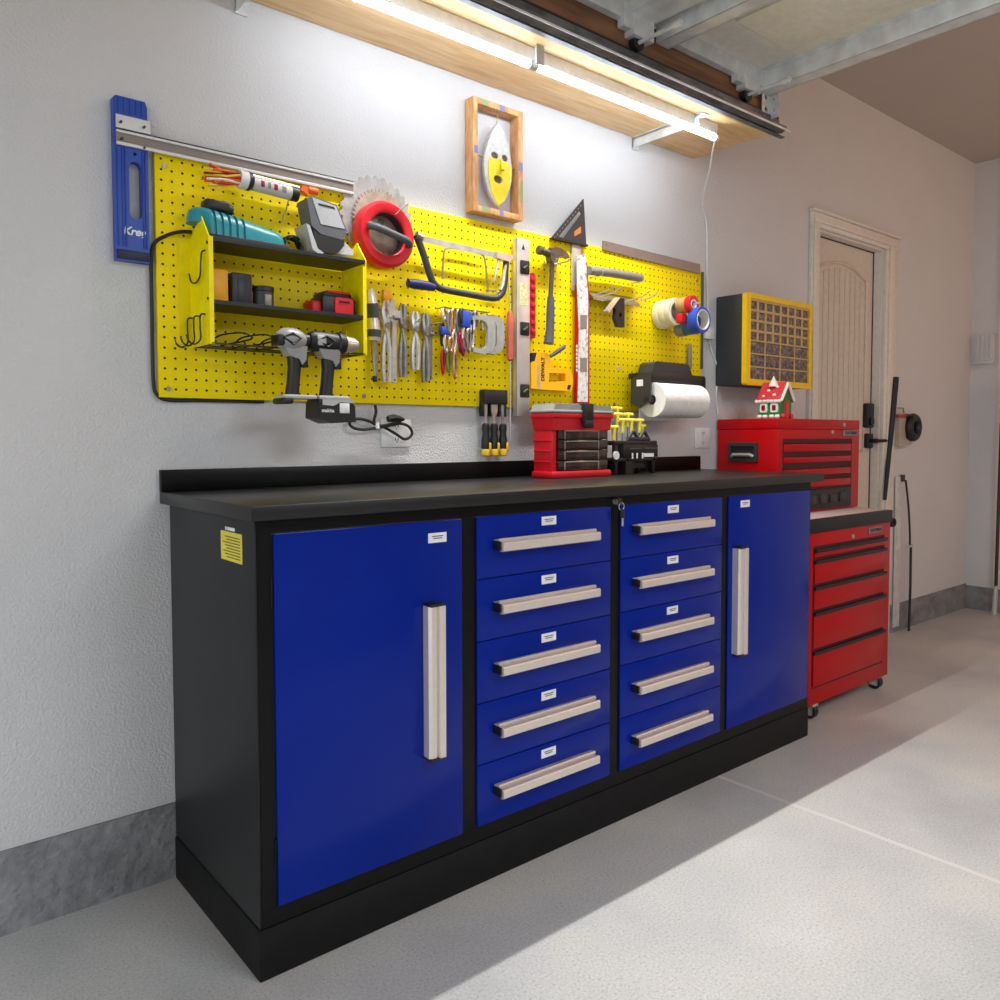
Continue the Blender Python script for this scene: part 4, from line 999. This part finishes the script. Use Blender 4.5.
# picture frame with mask ---------------------------------------------------
pf = thing('picture_frame', 'small open wooden frame holding a strung mask, high on the wall', 'picture frame', (1.035, -.03, 1.82))
f = lambda *p: xz(at(*p, -.045))
oo = [f(473, 95.8), f(523.5, 111.8), f(522.5, 221), f(473.5, 210)]
x0, x1, z0, z1 = (oo[0][0] + oo[3][0]) / 2, (oo[1][0] + oo[2][0]) / 2, (oo[2][1] + oo[3][1]) / 2, (oo[0][1] + oo[1][1]) / 2
fr = .019
for args in ((x0, x0 + fr, z0, z1), (x1 - fr, x1, z0, z1), (x0 + fr, x1 - fr, z0, z0 + fr), (x0 + fr, x1 - fr, z1 - fr, z1)):
    b = MB(); b.box(args[0], args[1], -.045, -.002, args[2], args[3], .0015); b.build('frame_bar', m_frame, pf)
cx = (x0 + x1) / 2; cz = (z0 + z1) / 2
for a0, a1, c0, c1, mm in ((cx + .004, cx + .026, z1 - fr + .001, z1 - .001, m_dusk), (cx + .004, cx + .02, z0 + .001, z0 + fr - .001, m_dusk), (x0 + .004, x0 + fr - .001, cz + .002, cz + .026, m_dusk), (x1 - fr + .001, x1 - .002, cz - .016, cz + .012, m_dusk),
        (x0 + .03, x0 + .06, z1 - fr + .001, z1 - .001, m_sage), (x0 + .012, x0 + fr - .001, z1 - .12, z1 - .04, m_sage), (x1 - .012, x1 - .001, z0 + .06, z0 + .13, m_sage), (x0 + .035, x0 + .065, z0 + .003, z0 + fr - .001, m_sage)):
    b = MB(); b.box(a0, a1, -.0458, -.044, c0, c1); b.build('painted_patch', mm, pf, 0)
mk = thing('face_mask', 'pointed grey and yellow face mask strung inside the wooden frame', 'mask', (cx, -.025, z0 + .05))
f = lambda *p: xz(at(*p, -.028))
mx = f(497.5, 165)[0]; mz1 = f(497.5, 123)[1]; mz0 = f(499, 207)[1]
def half(t): return .058 * (max(0.0, math.sin(PI * t ** .85)) ** .8)
outl = []
n = 18; hh = mz1 - mz0
for i in range(n + 1): t = i / n; outl.append((mx + half(t) + .0005, mz0 + hh * t))
for i in range(n - 1, 0, -1): t = i / n; outl.append((mx - half(t), mz0 + hh * t))
eyes = [circ(mx - .014, mz0 + hh * .60, .016, 12, .011), circ(mx + .028, mz0 + hh * .60, .013, 12, .011), circ(mx - .002, mz0 + hh * .32, .019, 14, .013)]
b = MB(); b.plate(outl, -.032, -.020, holes=eyes); b.build('mask_face', m_maskgrey, mk, 20)
lo = []
for i in range(10): t = i / n; lo.append((mx + half(t) * .90 + .0004, mz0 + .004 + hh * t))
lo.append((mx + .034, mz0 + hh * .555)); lo.append((mx + .014, mz0 + hh * .545)); lo.append((mx + .006, mz0 + hh * .57)); lo.append((mx - .02, mz0 + hh * .555)); lo.append((mx - .032, mz0 + hh * .57))
for i in range(9, 0, -1): t = i / n; lo.append((mx - half(t) * (.62 + .2 * (1 - t)), mz0 + .004 + hh * t))
b = MB(); b.plate(lo, -.0345, -.031, holes=[eyes[2]]); b.build('lower_face', m_maskyel, mk, 20)
b = MB(); b.tube([(mx + .008, -.035, mz0 + hh * .57), (mx + .010, -.043, mz0 + hh * .47), (mx + .008, -.044, mz0 + hh * .43)], [.004, .005, .007], 8); b.build('nose', m_maskyel, mk)
for e, nm in zip(eyes, ('eye', 'eye', 'mouth')):
    b = MB(); b.plate(e, -.026, -.0205); b.build(nm, m_maskdk, mk)
for pp_ in ([(mx, -.026, mz1 - .003), (mx, -.026, z1 - fr)], [(mx, -.026, mz0 + .002), (mx, -.026, z0 + fr)], [(mx - .05, -.026, cz), (x0 + fr, -.026, cz + .008)], [(mx + .05, -.026, cz - .008), (x1 - fr, -.026, cz - .008)]):
    b = MB(); b.tube(pp_, .0016, 6); b.build('string', m_brass, mk)

# cords and outlets -------------------------------------------------------
b = MB(); lc = [(.056, -.04, 1.625), (.03, -.035, 1.622), (.0, -.03, 1.610), (-.028, -.02, 1.587), (-.033, -.012, 1.54), (-.033, -.010, 1.40), (-.033, -.010, 1.26), (-.026, -.010, 1.225), (.0, -.008, 1.211), (.08, -.006, 1.212), (.25, -.006, 1.213)]
b.tube(smooth_path(lc, 6), .0045, 8)
tag(b.build('charger_cord', m_cord), 'black cord looping around the left edge of the yellow pegboard', 'cord')
lp = thing('looped_power_cord', 'black power cord tied in a figure-eight loop below the pegboard', 'cord', (.6, -.03, 1.1))
pts = [at(*p, -.03) for p in ((375, 405), (376, 412), (374, 421), (377, 424.5), (384, 427), (396, 434), (404, 439), (410, 437), (412, 432), (408, 426), (400, 423.5), (392, 425), (384, 426.5), (376, 428), (364, 429.5), (354, 428), (349.5, 423.5), (353, 419.5), (361, 419), (370, 421.5), (378, 425.5), (388, 425), (398, 421.5), (403, 419.5))]
b = MB(); b.tube(smooth_path(pts, 5), .0045, 8); b.build('cable', m_cord, lp)
b = MB(); b.tube([at(404, 419.5, -.03), at(400, 418.5, -.032), at(394, 417.8, -.033), at(388, 419, -.033)], [.004, .008, .011, .010], 8); b.build('plug', m_dark, lp)
b = MB(); b.tube([at(376.5, 422.5, -.03), at(377, 428.5, -.03)], .0075, 8); b.build('tie', m_label, lp)
def outlet(px0, px1, py0, py1, label):
    p, q = at(px0, py0, 0), at(px1, py1, 0)
    t = thing('wall_outlet', label, 'outlet', ((p.x + q.x) / 2, -.004, q.z))
    b = MB(); b.box(p.x, q.x, -.007, 0, q.z, p.z, .003); b.build('cover_plate', m_white, t)
    cxo, czo = (p.x + q.x) / 2, (p.z + q.z) / 2
    for dz in (-.02, .02):
        b = MB(); b.plate(circ(cxo, czo + dz, .014, 14), -.0085, -.0065); s = b.build('socket', m_white, t)
        b = MB()
        for dx in (-.005, .005): b.box(cxo + dx - .001, cxo + dx + .001, -.0092, -.0084, czo + dz - .002, czo + dz + .006)
        b.cyl((cxo, -.0092, czo + dz - .007), (cxo, -.0084, czo + dz - .007), .002, n=8); b.build('slot', m_dark, s)
outlet(380, 410, 419, 447, 'white wall outlet behind the looped black cord')
outlet(694, 709, 428, 448, 'white wall outlet under the paper towel roll')
wc = thing('light_power_cord', 'thin white cord hanging from the tube light down the wall', 'cord', (2.2, -.02, 1.2))
pts = [Vector((1.872, -.28, 2.208)), Vector((1.91, -.24, 2.19)), Vector((2.0, -.16, 2.15)), Vector((2.10, -.06, 2.10)), Vector((2.165, -.008, 2.06)), at(706.5, 225, -.006), at(707, 270, -.006), at(708, 322, -.006)]
b = MB(); b.tube(smooth_path(pts, 6), .0035, 8); pts2 = [at(*p, -.006) for p in ((709, 340), (712, 352), (717, 366), (718, 380), (716, 395), (718, 415))]
b.tube(smooth_path(pts2, 6), .0035, 8); b.build('cable', m_wcord, wc)
p, q = at(704, 327, -.01), at(712, 340, -.01)
b = MB(); b.box(p.x, q.x, -.022, -.001, q.z, p.z, .004); b.build('inline_switch', m_white, wc)

# ================================================================== ON THE WORKTOP
tb = thing('tool_organizer_box', 'red tool organizer box with smoky drawers and grey lid on the worktop', 'tool box', (1.27, -.14, H))
X0, X1, Y0, Y1 = 1.146, 1.405, -.18, -.092
zb, ztop = H, 1.176
b = MB(); b.box(X0 - .012, X1 + .008, Y0 - .016, Y1, zb, zb + .022, .006); b.box(X0, X0 + .02, Y0, Y1, zb + .02, 1.15, .002); b.box(X1 - .02, X1, Y0 + .02, Y1, zb + .02, 1.15, .002); b.box(X0 + .006, X1 - .006, Y0 + .03, Y1 - .003, zb + .01, 1.15)
for z in (1.035, 1.07, 1.105): b.box(X0 - .003, X0 + .004, Y0 + .004, Y1, z, z + .004, .001)
b.plate([(X0 - .002, 1.14), (X1 + .002, 1.14), (X1 + .010, 1.182), (X0 - .010, 1.182)], Y0 - .012, Y1 + .001); b.box(X0 - .012, X1 + .012, Y0 - .02, Y1 + .006, 1.18, 1.196, .003)
b.build('case', m_redp, tb)
for k in range(4):
    z = zb + .024 + k * .034
    b = MB(); b.box(X0 + .024, X1 - .004, Y0 - .008, Y0 + .029, z, z + .0325, .003)
    dd = b.build('clear_drawer', m_smoke, tb)
    b = MB(); b.box(X0 + .055, X1 - .055, Y0 - .012, Y0 - .006, z + .026, z + .030, .001)
    for x in (X0 + .05, X1 - .05): b.box(x - .002, x + .002, Y0 - .0095, Y0 - .006, z + .001, z + .03, .0005)
    b.build('drawer_lip', mat('clear_edge', (150, 138, 126), .25), dd)
b = MB(); b.box(X0 - .014, X1 + .014, Y0 - .022, Y1 + .008, 1.1965, 1.206, .004)
b.plate([(X0 - .010, 1.204), (X1 + .010, 1.204), (X1, 1.224), (X0, 1.224)], Y0 - .016, Y1 + .004)
for k in range(6): b.box(X0 + .004 + k * .022, X0 + .010 + k * .022, Y0 - .006, Y1, 1.223, 1.228, .001)
b.build('lid', mat('grey_clear_lid', (148, 150, 142), .3), tb)
b = MB(); b.box(X0 + .118, X0 + .160, Y0 - .034, Y0 + .02, 1.165, 1.229, .004); b.box(X0 + .120, X0 + .158, Y0 - .036, Y0 - .02, 1.148, 1.172, .003); b.build('latch', m_dark, tb)

hk = thing('hex_key_stand', 'black plastic stand full of yellow handled tools beside the red box', 'tool stand', (1.59, -.10, H))
SX0, SX1, SY0, SY1 = 1.475, 1.71, -.15, -.055
b = MB(); b.box(SX0, SX1, SY0, SY1, 1.088, 1.104, .003); b.box(SX0, SX1, SY0, SY1, 1.03, 1.042, .002); b.box(SX0 + .045, SX1, SY0 - .003, SY0 + .004, 1.045, 1.09, .001)
for x in (SX0 + .012, SX0 + .07, SX1 - .018): b.box(x - .008, x + .008, SY0, SY0 + .016, H, 1.09, .003)
for x in (SX0 + .008, SX1 - .008): b.box(x - .008, x + .008, SY1 - .016, SY1, H, 1.09, .003)
b.box(SX0 + .06, SX0 + .10, SY0 - .001, SY1, H + .001, 1.03); b.box(SX0 + .12, SX1 - .01, SY0 + .02, SY1, H + .02, 1.09); b.build('stand_frame', m_dark, hk)
b = MB(); b.box(SX0 + .078, SX0 + .14, SY0 - .005, SY0 - .0025, 1.074, 1.079); b.box(SX0 + .16, SX1 - .008, SY0 - .005, SY0 - .0025, 1.074, 1.079); b.build('size_scale', m_grip, hk, 0)
b = MB(); b.box(SX0 + .155, SX1 - .025, SY0 - .005, SY0 - .0025, 1.045, 1.058)
for x in (.09, .115, .145): b.box(SX0 + x, SX0 + x + .006, SY0 - .005, SY0 - .0025, 1.04, 1.06)
b.build('white_label', m_label, hk, 0)
b = MB(); b.plate(circ(SX0 + .004, 1.053, .015, 14), SY0 - .008, SY0 - .003); tag(b.build('round_tag', m_label), 'small round white tag on the left of the black tool stand', 'tag')
def tkey(x, y, zt, w, label):
    t = thing('hex_key', label, 'hex key', (x, y, 1.06), 'yellow handled keys in the black stand')
    b = MB(); b.tube([(x - w, y, zt), (x, y, zt + .001), (x + w, y, zt)], .0072, 10); b.tube([(x, y, zt), (x, y, zt - .045)], [.009, .007], 10); b.build('t_handle', m_safety, t)
    b = MB(); b.cyl((x, y, 1.06), (x, y, zt - .04), .0025, n=6); b.build('shank', m_steel, t)
specs = [(1.485, -.065, 1.222, .022), (1.53, -.065, 1.222, .022), (1.585, -.062, 1.222, .024), (1.50, -.09, 1.200, .024), (1.555, -.09, 1.200, .026), (1.615, -.088, 1.200, .026), (1.50, -.125, 1.152, .02), (1.553, -.118, 1.178, .024), (1.60, -.118, 1.178, .022), (1.645, -.118, 1.178, .02), (1.68, -.10, 1.158, .018)]
locs = ['left one in the tallest rear row', 'middle one in the tallest rear row', 'right one in the tallest rear row', 'left one in the second row', 'middle one in the second row', 'right one in the second row', 'short one at the left front', 'left one of the front middle row', 'middle one of the front middle row', 'right one of the front middle row', 'short one at the right end']
for s, l in zip(specs, locs): tkey(*s, 'yellow T-handled key, %s of the stand' % l)
for x, lab in ((1.585, 'black gripped pliers head standing left in the black stand'), (1.645, 'black gripped pliers head standing right in the black stand')):
    b = MB(); b.tube(smooth_path([(x - .028, -.14, 1.106), (x - .015, -.14, 1.124), (x, -.14, 1.136), (x + .012, -.14, 1.128), (x + .03, -.14, 1.106)], 4), .006, 8); b.box(x - .03, x + .03, -.146, -.134, 1.104, 1.118, .003)
    tag(b.build('mini_pliers', m_dark2), lab, 'pliers')

# ================================================================== PARTS ORGANIZER
og = thing('parts_cabinet', 'black and yellow small-parts cabinet of clear drawers mounted on the wall', 'parts cabinet', (2.52, -.08, 1.33))
OX0, OX1, OZ0, OZ1, OY = 2.268, 2.785, 1.333, 1.714, -.150
b = MB(); b.box(OX0 + .004, OX1 - .004, OY + .012, -.001, OZ0 + .002, OZ1 - .002, .006); b.build('case', m_dark2, og)
b = MB(); b.plate(rrect(OX0, OX1, OZ0, OZ1, .012), OY - .006, OY + .016, holes=[list(reversed([(OX0 + .03, OZ0 + .026), (OX1 - .022, OZ0 + .026), (OX1 - .022, OZ1 - .022), (OX0 + .03, OZ1 - .022)]))]); b.build('yellow_frame', mat('frame_yellow', (244, 200, 10), .4), og, 25)
gx0, gx1, gz0, gz1 = OX0 + .03, OX1 - .022, OZ0 + .026, OZ1 - .022
b = MB(); b.box(gx0, gx1, OY + .010, OY + .014, gz0, gz1)
rows = [(gz1 - k * .0425, 8) for k in range(4)] + [(gz1 - 4 * .0425 - k * ((gz1 - gz0 - .17) / 3), 4) for k in range(3)]
m_grid = mat('tan_divider', (196, 164, 112), .45)
def drawer_small(x0, x1, z0, z1):
    d = MB().box(x0, x1, OY + .001, OY + .012, z0, z1, .0015).build('parts_drawer', m_sdraw, og)
for r_, (zt2, nc) in enumerate(rows):
    hgt = .0425 if nc == 8 else (gz1 - gz0 - .17) / 3
    cwid = (gx1 - gx0) / nc
    b.box(gx0, gx1, OY - .0025, OY + .0125, zt2 - (.010 if nc == 8 else .006), zt2)
    for c_ in range(nc):
        b.box(gx0 + c_ * cwid - (.0065 if nc == 8 else .003), gx0 + c_ * cwid + (.0065 if nc == 8 else .003), OY - .002, OY + .012, zt2 - hgt, zt2)
        drawer_small(gx0 + c_ * cwid + (.0068 if nc == 8 else .0032), gx0 + (c_ + 1) * cwid - (.0068 if nc == 8 else .0032), zt2 - hgt + .0005, zt2 - (.0102 if nc == 8 else .0062))
b.build('divider_grid', m_grid, og, 0)

# ================================================================== RED TOOL CHESTS
rc_ = thing('rolling_tool_cabinet', 'red rolling tool cabinet with black top rim beyond the workbench', 'tool cabinet', (2.58, -.24, 0))
CX0, CX1, CYF = 2.245, 2.938, -.455
b = MB(); b.box(CX0, CX1, CYF, -.02, .06, .745, .003); b.build('cabinet_body', m_red, rc_)
b = MB(); b.box(CX0 - .005, CX1 + .005, CYF - .008, -.012, .742, .795, .004); b.build('top_rim', m_dark, rc_)
b = MB(); b.box(CX0 + .01, CX1 - .012, CYF + .012, -.02, .794, .798, .001); b.build('top_mat', mat('pale_mat', (196, 178, 172), .5), rc_)
b = MB(); b.box(CX0 + .04, CX1 - .055, CYF - .0006, CYF + .01, .125, .690); b.build('drawer_recess', mat('dark_red_gap', (66, 4, 10), .6), rc_, 0)
zr = [.684, .64, .536, .434, .279, .128]
for i in range(5):
    z1_, z0_ = zr[i] - .012, zr[i + 1] + .006
    b = MB(); b.box(CX0 + .045, CX1 - .06, CYF - .006, CYF + .004, z0_, z1_ - .004, .002)
    dwr = b.build('drawer', m_red, rc_)
    b = MB(); b.box(CX0 + .045, CX1 - .045, CYF - .012, CYF - .002, z1_ - .008, z1_ + .006, .002); b.build('finger_pull', m_dark, dwr)
b = MB(); b.cyl((2.59, CYF - .001, .706), (2.59, CYF - .008, .706), .009); b.build('lock', m_chrome, rc_)
b = MB(); b.box(2.735, 2.855, CYF - .003, CYF, .705, .73, .002); bg = b.build('badge', m_greyp, rc_)
text('badge_lettering', 'CRAFTSMAN', (2.795, CYF - .0033, .7175), FRONT, .018, m_dark, bg)
b = MB(); b.tube([(CX1 - .002, -.435, .735), (CX1 + .045, -.45, .735), (CX1 + .045, -.06, .735), (CX1 - .002, -.05, .735)], .02, 10); b.build('side_handle', m_dark, rc_)
for x, y in ((CX0 + .072, CYF + .022), (CX1 - .045, CYF + .035), (CX0 + .055, -.08), (CX1 - .06, -.08)):
    b = MB(); b.box(x - .02, x + .02, y - .025, y + .025, .052, .061); b.box(x - .019, x - .016, y - .02, y + .02, .016, .055); b.box(x + .016, x + .019, y - .02, y + .02, .016, .055); cst = b.build('caster', m_chrome, rc_, 0)
    b = MB(); b.cyl((x - .014, y, .03), (x + .014, y, .03), .03, n=24); b.build('wheel', m_dark, cst)
    b = MB(); b.cyl((x - .02, y, .03), (x + .02, y, .03), .012, n=16); b.build('hub', m_silverp, cst)

tc_ = thing('tool_chest', 'red metal tool chest with side handle standing on the rolling cabinet', 'tool chest', (2.6, -.16, .8))
KX0, KX1, KYF, KZ1 = 2.278, 2.945, -.30, 1.192
KX1 = 2.952
b = MB(); b.box(KX0, KX1, KYF, -.012, .7995, 1.148, .003); b.build('chest_body', m_red, tc_)
b = MB(); b.box(KX0 - .001, KX1 + .001, KYF - .001, -.010, 1.1486, KZ1, .004); b.build('lid', m_red, tc_)
b = MB(); b.box(KX0 + .035, KX1 - .07, KYF - .0008, KYF + .01, .82, 1.11); b.build('drawer_recess', MATS['dark_red_gap'], tc_, 0)
for z0_, z1_ in ((1.056, 1.088), (1.01, 1.034), (.956, .982), (.905, .935)):
    b = MB(); b.box(KX0 + .04, KX1 - .085, KYF - .006, KYF + .004, z0_, z1_, .002); dwr = b.build('drawer', m_red, tc_)
    b = MB(); b.plate([(KYF - .004, z1_), (KYF - .010, z1_ + .003), (KYF - .010, z1_ + .006), (KYF, z1_ + .006)], KX0 + .04, KX1 - .085, axis='x'); b.build('finger_pull', MATS['dark_red_gap'], dwr, 0)
tray = MB().box(KX0 + .04, KX1 - .085, KYF - .010, KYF + .004, .81, .893, .003).build('black_drawer', m_dark, tc_)
b = MB()
for k in range(6): b.box(KX0 + .06 + k * .085, KX0 + .115 + k * .085, KYF - .014, KYF - .009, .832, .868 + .008 * (k % 2), .004)
b.build('drawer_pattern', m_dark2, tray)
for x in (2.70, 2.80): b = MB(); b.cyl((x, KYF - .001, 1.15 - (.012 if x < 2.75 else -.02)), (x, KYF - .008, 1.15 - (.012 if x < 2.75 else -.02)), .008); b.build('latch', m_chrome, tc_)
b = MB(); b.box(2.80, 2.93, KYF - .004, KYF, 1.122, 1.146, .002); bg = b.build('badge', m_greyp, tc_)
text('badge_lettering', 'CRAFTSMAN', (2.865, KYF - .0043, 1.134), FRONT, .019, m_dark, bg)
b = MB(); b.plate([(-.212, 1.015), (-.07, 1.015), (-.07, 1.094), (-.212, 1.094)], KX0 - .008, KX0, holes=[[(-.196, 1.03), (-.086, 1.03), (-.086, 1.079), (-.196, 1.079)]], axis='x'); hd = b.build('side_handle', m_dark2, tc_, 0)
b = MB(); b.box(KX0 - .0012, KX0, -.196, -.086, 1.03, 1.079); b.build('recess', m_dark, hd, 0)
b = MB(); b.tube([(KX0 - .006, -.19, 1.036), (KX0 - .014, -.18, 1.043), (KX0 - .014, -.10, 1.043), (KX0 - .006, -.09, 1.036)], .008, 8); b.build('chrome_bail', m_chrome, hd)

# ornament house -----------------------------------------------------------
gh = thing('ornament_house', 'small ceramic house ornament with red roof on top of the red chest', 'ornament', (2.375, -.215, KZ1))
hx0, hx1, hy0, hy1, hz_ = 2.338, 2.425, -.270, -.172, KZ1
b = MB(); b.plate([(hx0, hz_), (hx1, hz_), (hx1, hz_ + .078), ((hx0 + hx1) / 2, hz_ + .135), (hx0, hz_ + .078)], hy0, hy1); b.build('walls', m_hgreen, gh, 0)
b = MB(); mxx = (hx0 + hx1) / 2
for s in (-1, 1):
    xe = mxx + s * (hx1 - hx0) * .57
    b.plate([(mxx, hz_ + .152), (xe, hz_ + .078), (xe, hz_ + .068), (mxx, hz_ + .138)], hy0 - .008, hy1 + .008)
b.build('roof', m_hred, gh, 0)
b = MB()
for k in range(7): b.sphere((mxx - (hx1 - hx0) * .57, hy0 + .0 + k * .0173, hz_ + .072), .008, .010, .008, 10, 6)
for s in (-1, 1):
    b.tube([(mxx, hy0 - .01, hz_ + .146), (mxx + s * (hx1 - hx0) * .57, hy0 - .01, hz_ + .073)], .006, 8)
for p in ((.25, .3), (.45, .65), (.7, .3), (.75, .8)):
    b.sphere((mxx - (hx1 - hx0) * .57 * p[0] - .003, hy0 + (hy1 - hy0) * p[1], hz_ + .15 - .074 * p[0]), .006, .008, .006, 8, 6)
b.build('icing', m_icing, gh)
b = MB(); b.lathe([(.020, 0), (.017, .012), (.010, .024), (.001, .044)], (mxx - .012, (hy0 + hy1) / 2, hz_ + .134), (0, 0, 1), 12); b.build('snow_peak', m_icing, gh)
for yc in (-.246, -.197):
    b = MB(); b.plate(rrect(yc - .017, yc + .017, hz_ + .026, hz_ + .064, .007), hx0 - .005, hx0, axis='x'); wn = b.build('window_frame', m_icing, gh)
    b = MB(); b.plate(rrect(yc - .008, yc + .008, hz_ + .034, hz_ + .056, .004), hx0 - .007, hx0 - .0045, axis='x'); b.build('pane', m_maroon, wn)
b = MB(); b.plate(rrect(mxx - .022, mxx + .022, hz_ + .001, hz_ + .082, .02), hy0 - .005, hy0); dw = b.build('door_surround', m_cookie, gh)
b = MB(); b.plate(rrect(mxx - .012, mxx + .012, hz_ + .002, hz_ + .066, .011), hy0 - .008, hy0 - .0045); b.build('door_leaf', m_hred, dw)
b = MB()
for yc in (-.262, -.236, -.206, -.18): b.sphere((hx0 - .006, yc, hz_ + .009), .010, .012, .009, 10, 6)
b.build('snow_mound', m_icing, gh)
b = MB()
for x in (mxx - .03, mxx + .032): b.sphere((x, hy0 - .006, hz_ + .011), .010, .010, .011, 10, 6)
b.build('red_bush', m_hred, gh)
b = MB(); b.tube([(2.66, -.02, 1.193), (2.66, -.02, 1.30)], .003, 6); tag(b.build('thin_rod', m_steel), 'thin grey rod standing on the chest behind the ornament house', 'rod')

# ================================================================== RIGHT OF THE DOOR
b = MB(); b.tube([(3.895, -.034, 1.445), (3.865, -.034, 1.24), (3.79, -.034, .77)], [.017, .016, .010], 8)
tag(b.build('black_stick', m_dark), 'long black tapered stick hanging against the door casing', 'stick')
wr = thing('wall_cord_hanger', 'clear bag with black coil and red strap hanging right of the door', 'cord hanger', (4.03, -.05, 1.08))
b = MB(); b.plate([xz(at(*p, -.035)) for p in ((898, 414), (905, 414), (905, 440), (911, 442), (911, 445), (898, 446))], -.04, -.002); b.build('clear_bag', mat('clear_plastic_bag', (206, 190, 178), .3, trans=.3), wr)
b = MB(); p = at(913, 427.5, -.05); b.tube([(p.x + .055 * math.cos(k * PI / 10), -.05, p.z + .055 * math.sin(k * PI / 10)) for k in range(20)], .026, 10, closed=True); b.build('coil', m_dark, wr)
b = MB(); b.tube([at(897, 416, -.05), at(906, 415.5, -.05)], .008, 8); b.build('red_strap', mat('red_strap', (176, 60, 40), .6), wr)
b = MB(); b.tube([at(906, 415.5, -.05), at(912, 416, -.05), at(917, 419, -.05)], .010, 8); b.build('black_strap', m_dark, wr)
b = MB(); b.tube([at(898, 408, -.03), at(903, 408, -.03), at(904, 413, -.03)], .004, 6); b.build('hook', m_steel, wr)
fb = thing('steel_strip', 'tall grey galvanised strip on the wall beside the door', 'strip', (4.0, -.02, .02))
b = MB(); b.box(3.972, 4.045, -.012, -.0062, .03, .89, .001); b.build('strip', m_galv, fb, 0)
b = MB(); b.box(4.03, 4.07, -.02, -.0062, .86, .90, .003); b.build('top_cap', m_dark2, fb)
fc = thing('black_pole', 'thin bent black rod leaning on the wall by the grey strip', 'rod', (4.07, -.04, 0))
b = MB(); b.tube(smooth_path([(4.05, -.03, .87), (4.07, -.04, .72), (4.085, -.045, .55), (4.085, -.045, .49)], 5), .006, 8); b.tube([(4.10, -.045, .50), (4.10, -.047, .25), (4.085, -.05, .001)], .0075, 8); b.build('rod', m_dark, fc)
b = MB(); b.box(4.05, 4.105, -.06, -.035, .485, .498, .003); b.build('clip', m_silverp, fc)
dc = thing('door_chime', 'small ribbed pale box mounted on the right wall', 'wall box', (5.0, -.08, 1.58))
b = MB(); b.box(5.0, RX, -.140, -.025, 1.58, 1.765, .004); b.build('housing', m_wall, dc)
b = MB()
for k in range(4): b.box(4.992, 5.001, -.128 + k * .025, -.118 + k * .025, 1.615, 1.76, .003)
b.box(4.988, 5.001, -.142, -.023, 1.578, 1.592, .002); b.build('rib', m_wall, dc)
pw = thing('leaning_pole', 'slim black pole with pale foot at the right edge against the wall', 'pole', (4.95, -.2, 0))
b = MB(); b.tube([(4.945, -.205, .10), (4.955, -.21, 1.20)], .010, 8); b.build('pole', m_dark, pw)
b = MB(); b.tube([(4.93, -.205, .0), (4.945, -.205, .18)], [.016, .012], 8); b.build('foot', m_silverp, pw)
b = MB(); b.box(4.93, 5.005, -.30, -.225, 1.12, 1.50, .01); tag(b.build('hanging_bag', mat('dusty_pink_cloth', (150, 96, 86), .8)), 'dusty pink cloth bag hanging at the right edge of the picture', 'bag')

# ================================================================== LIGHT
wd = bpy.data.worlds.new('sky'); SC.world = wd; wd.use_nodes = True
bgn = wd.node_tree.nodes['Background']; bgn.inputs['Color'].default_value = (.90, .94, 1.0, 1); bgn.inputs['Strength'].default_value = 2.4

def lamp(name, kind, loc, energy, color, label, **kw):
    l = bpy.data.lights.new(name, kind); l.energy = energy; l.color = color
    for k, v in kw.items(): setattr(l, k, v)
    o = bpy.data.objects.new(name, l); COL.objects.link(o); o.location = loc
    o['label'] = label; o['category'] = 'light'
    return o
# the LED tubes throw most of their light downwards: a strip on the underside of each diffuser
for x0, x1 in ((.33, .955), (.985, 1.86)):
    w = x1 - x0
    o = lamp('led_strip', 'AREA', ((x0 + x1) / 2, -.285, 2.1945), 12.5 * w, (1, .985, .95), 'downward light strip of the LED tube under the shelf', shape='RECTANGLE', size=w, size_y=.014, spread=math.radians(118))
    o.rotation_euler = (math.radians(-16), 0, 0)
# warm ceiling bulb over the far half of the garage; fill panel added to brighten the near half
lamp('ceiling_bulb', 'POINT', (4.0, -2.7, 2.6), 43, (1, .55, .33), 'warm bulb on the ceiling over the far half of the garage', shadow_soft_size=.25)
lamp('fill_panel', 'AREA', (.9, -3.0, 2.36), 50, (.86, .93, 1), 'unseen fill light added over the near half of the garage', shape='RECTANGLE', size=1.3, size_y=.9)

SC.view_settings.view_transform = 'Standard'
SC.view_settings.look = 'None'
SC.view_settings.exposure = 0
SC.view_settings.gamma = 1
SC.view_settings.use_curve_mapping = False
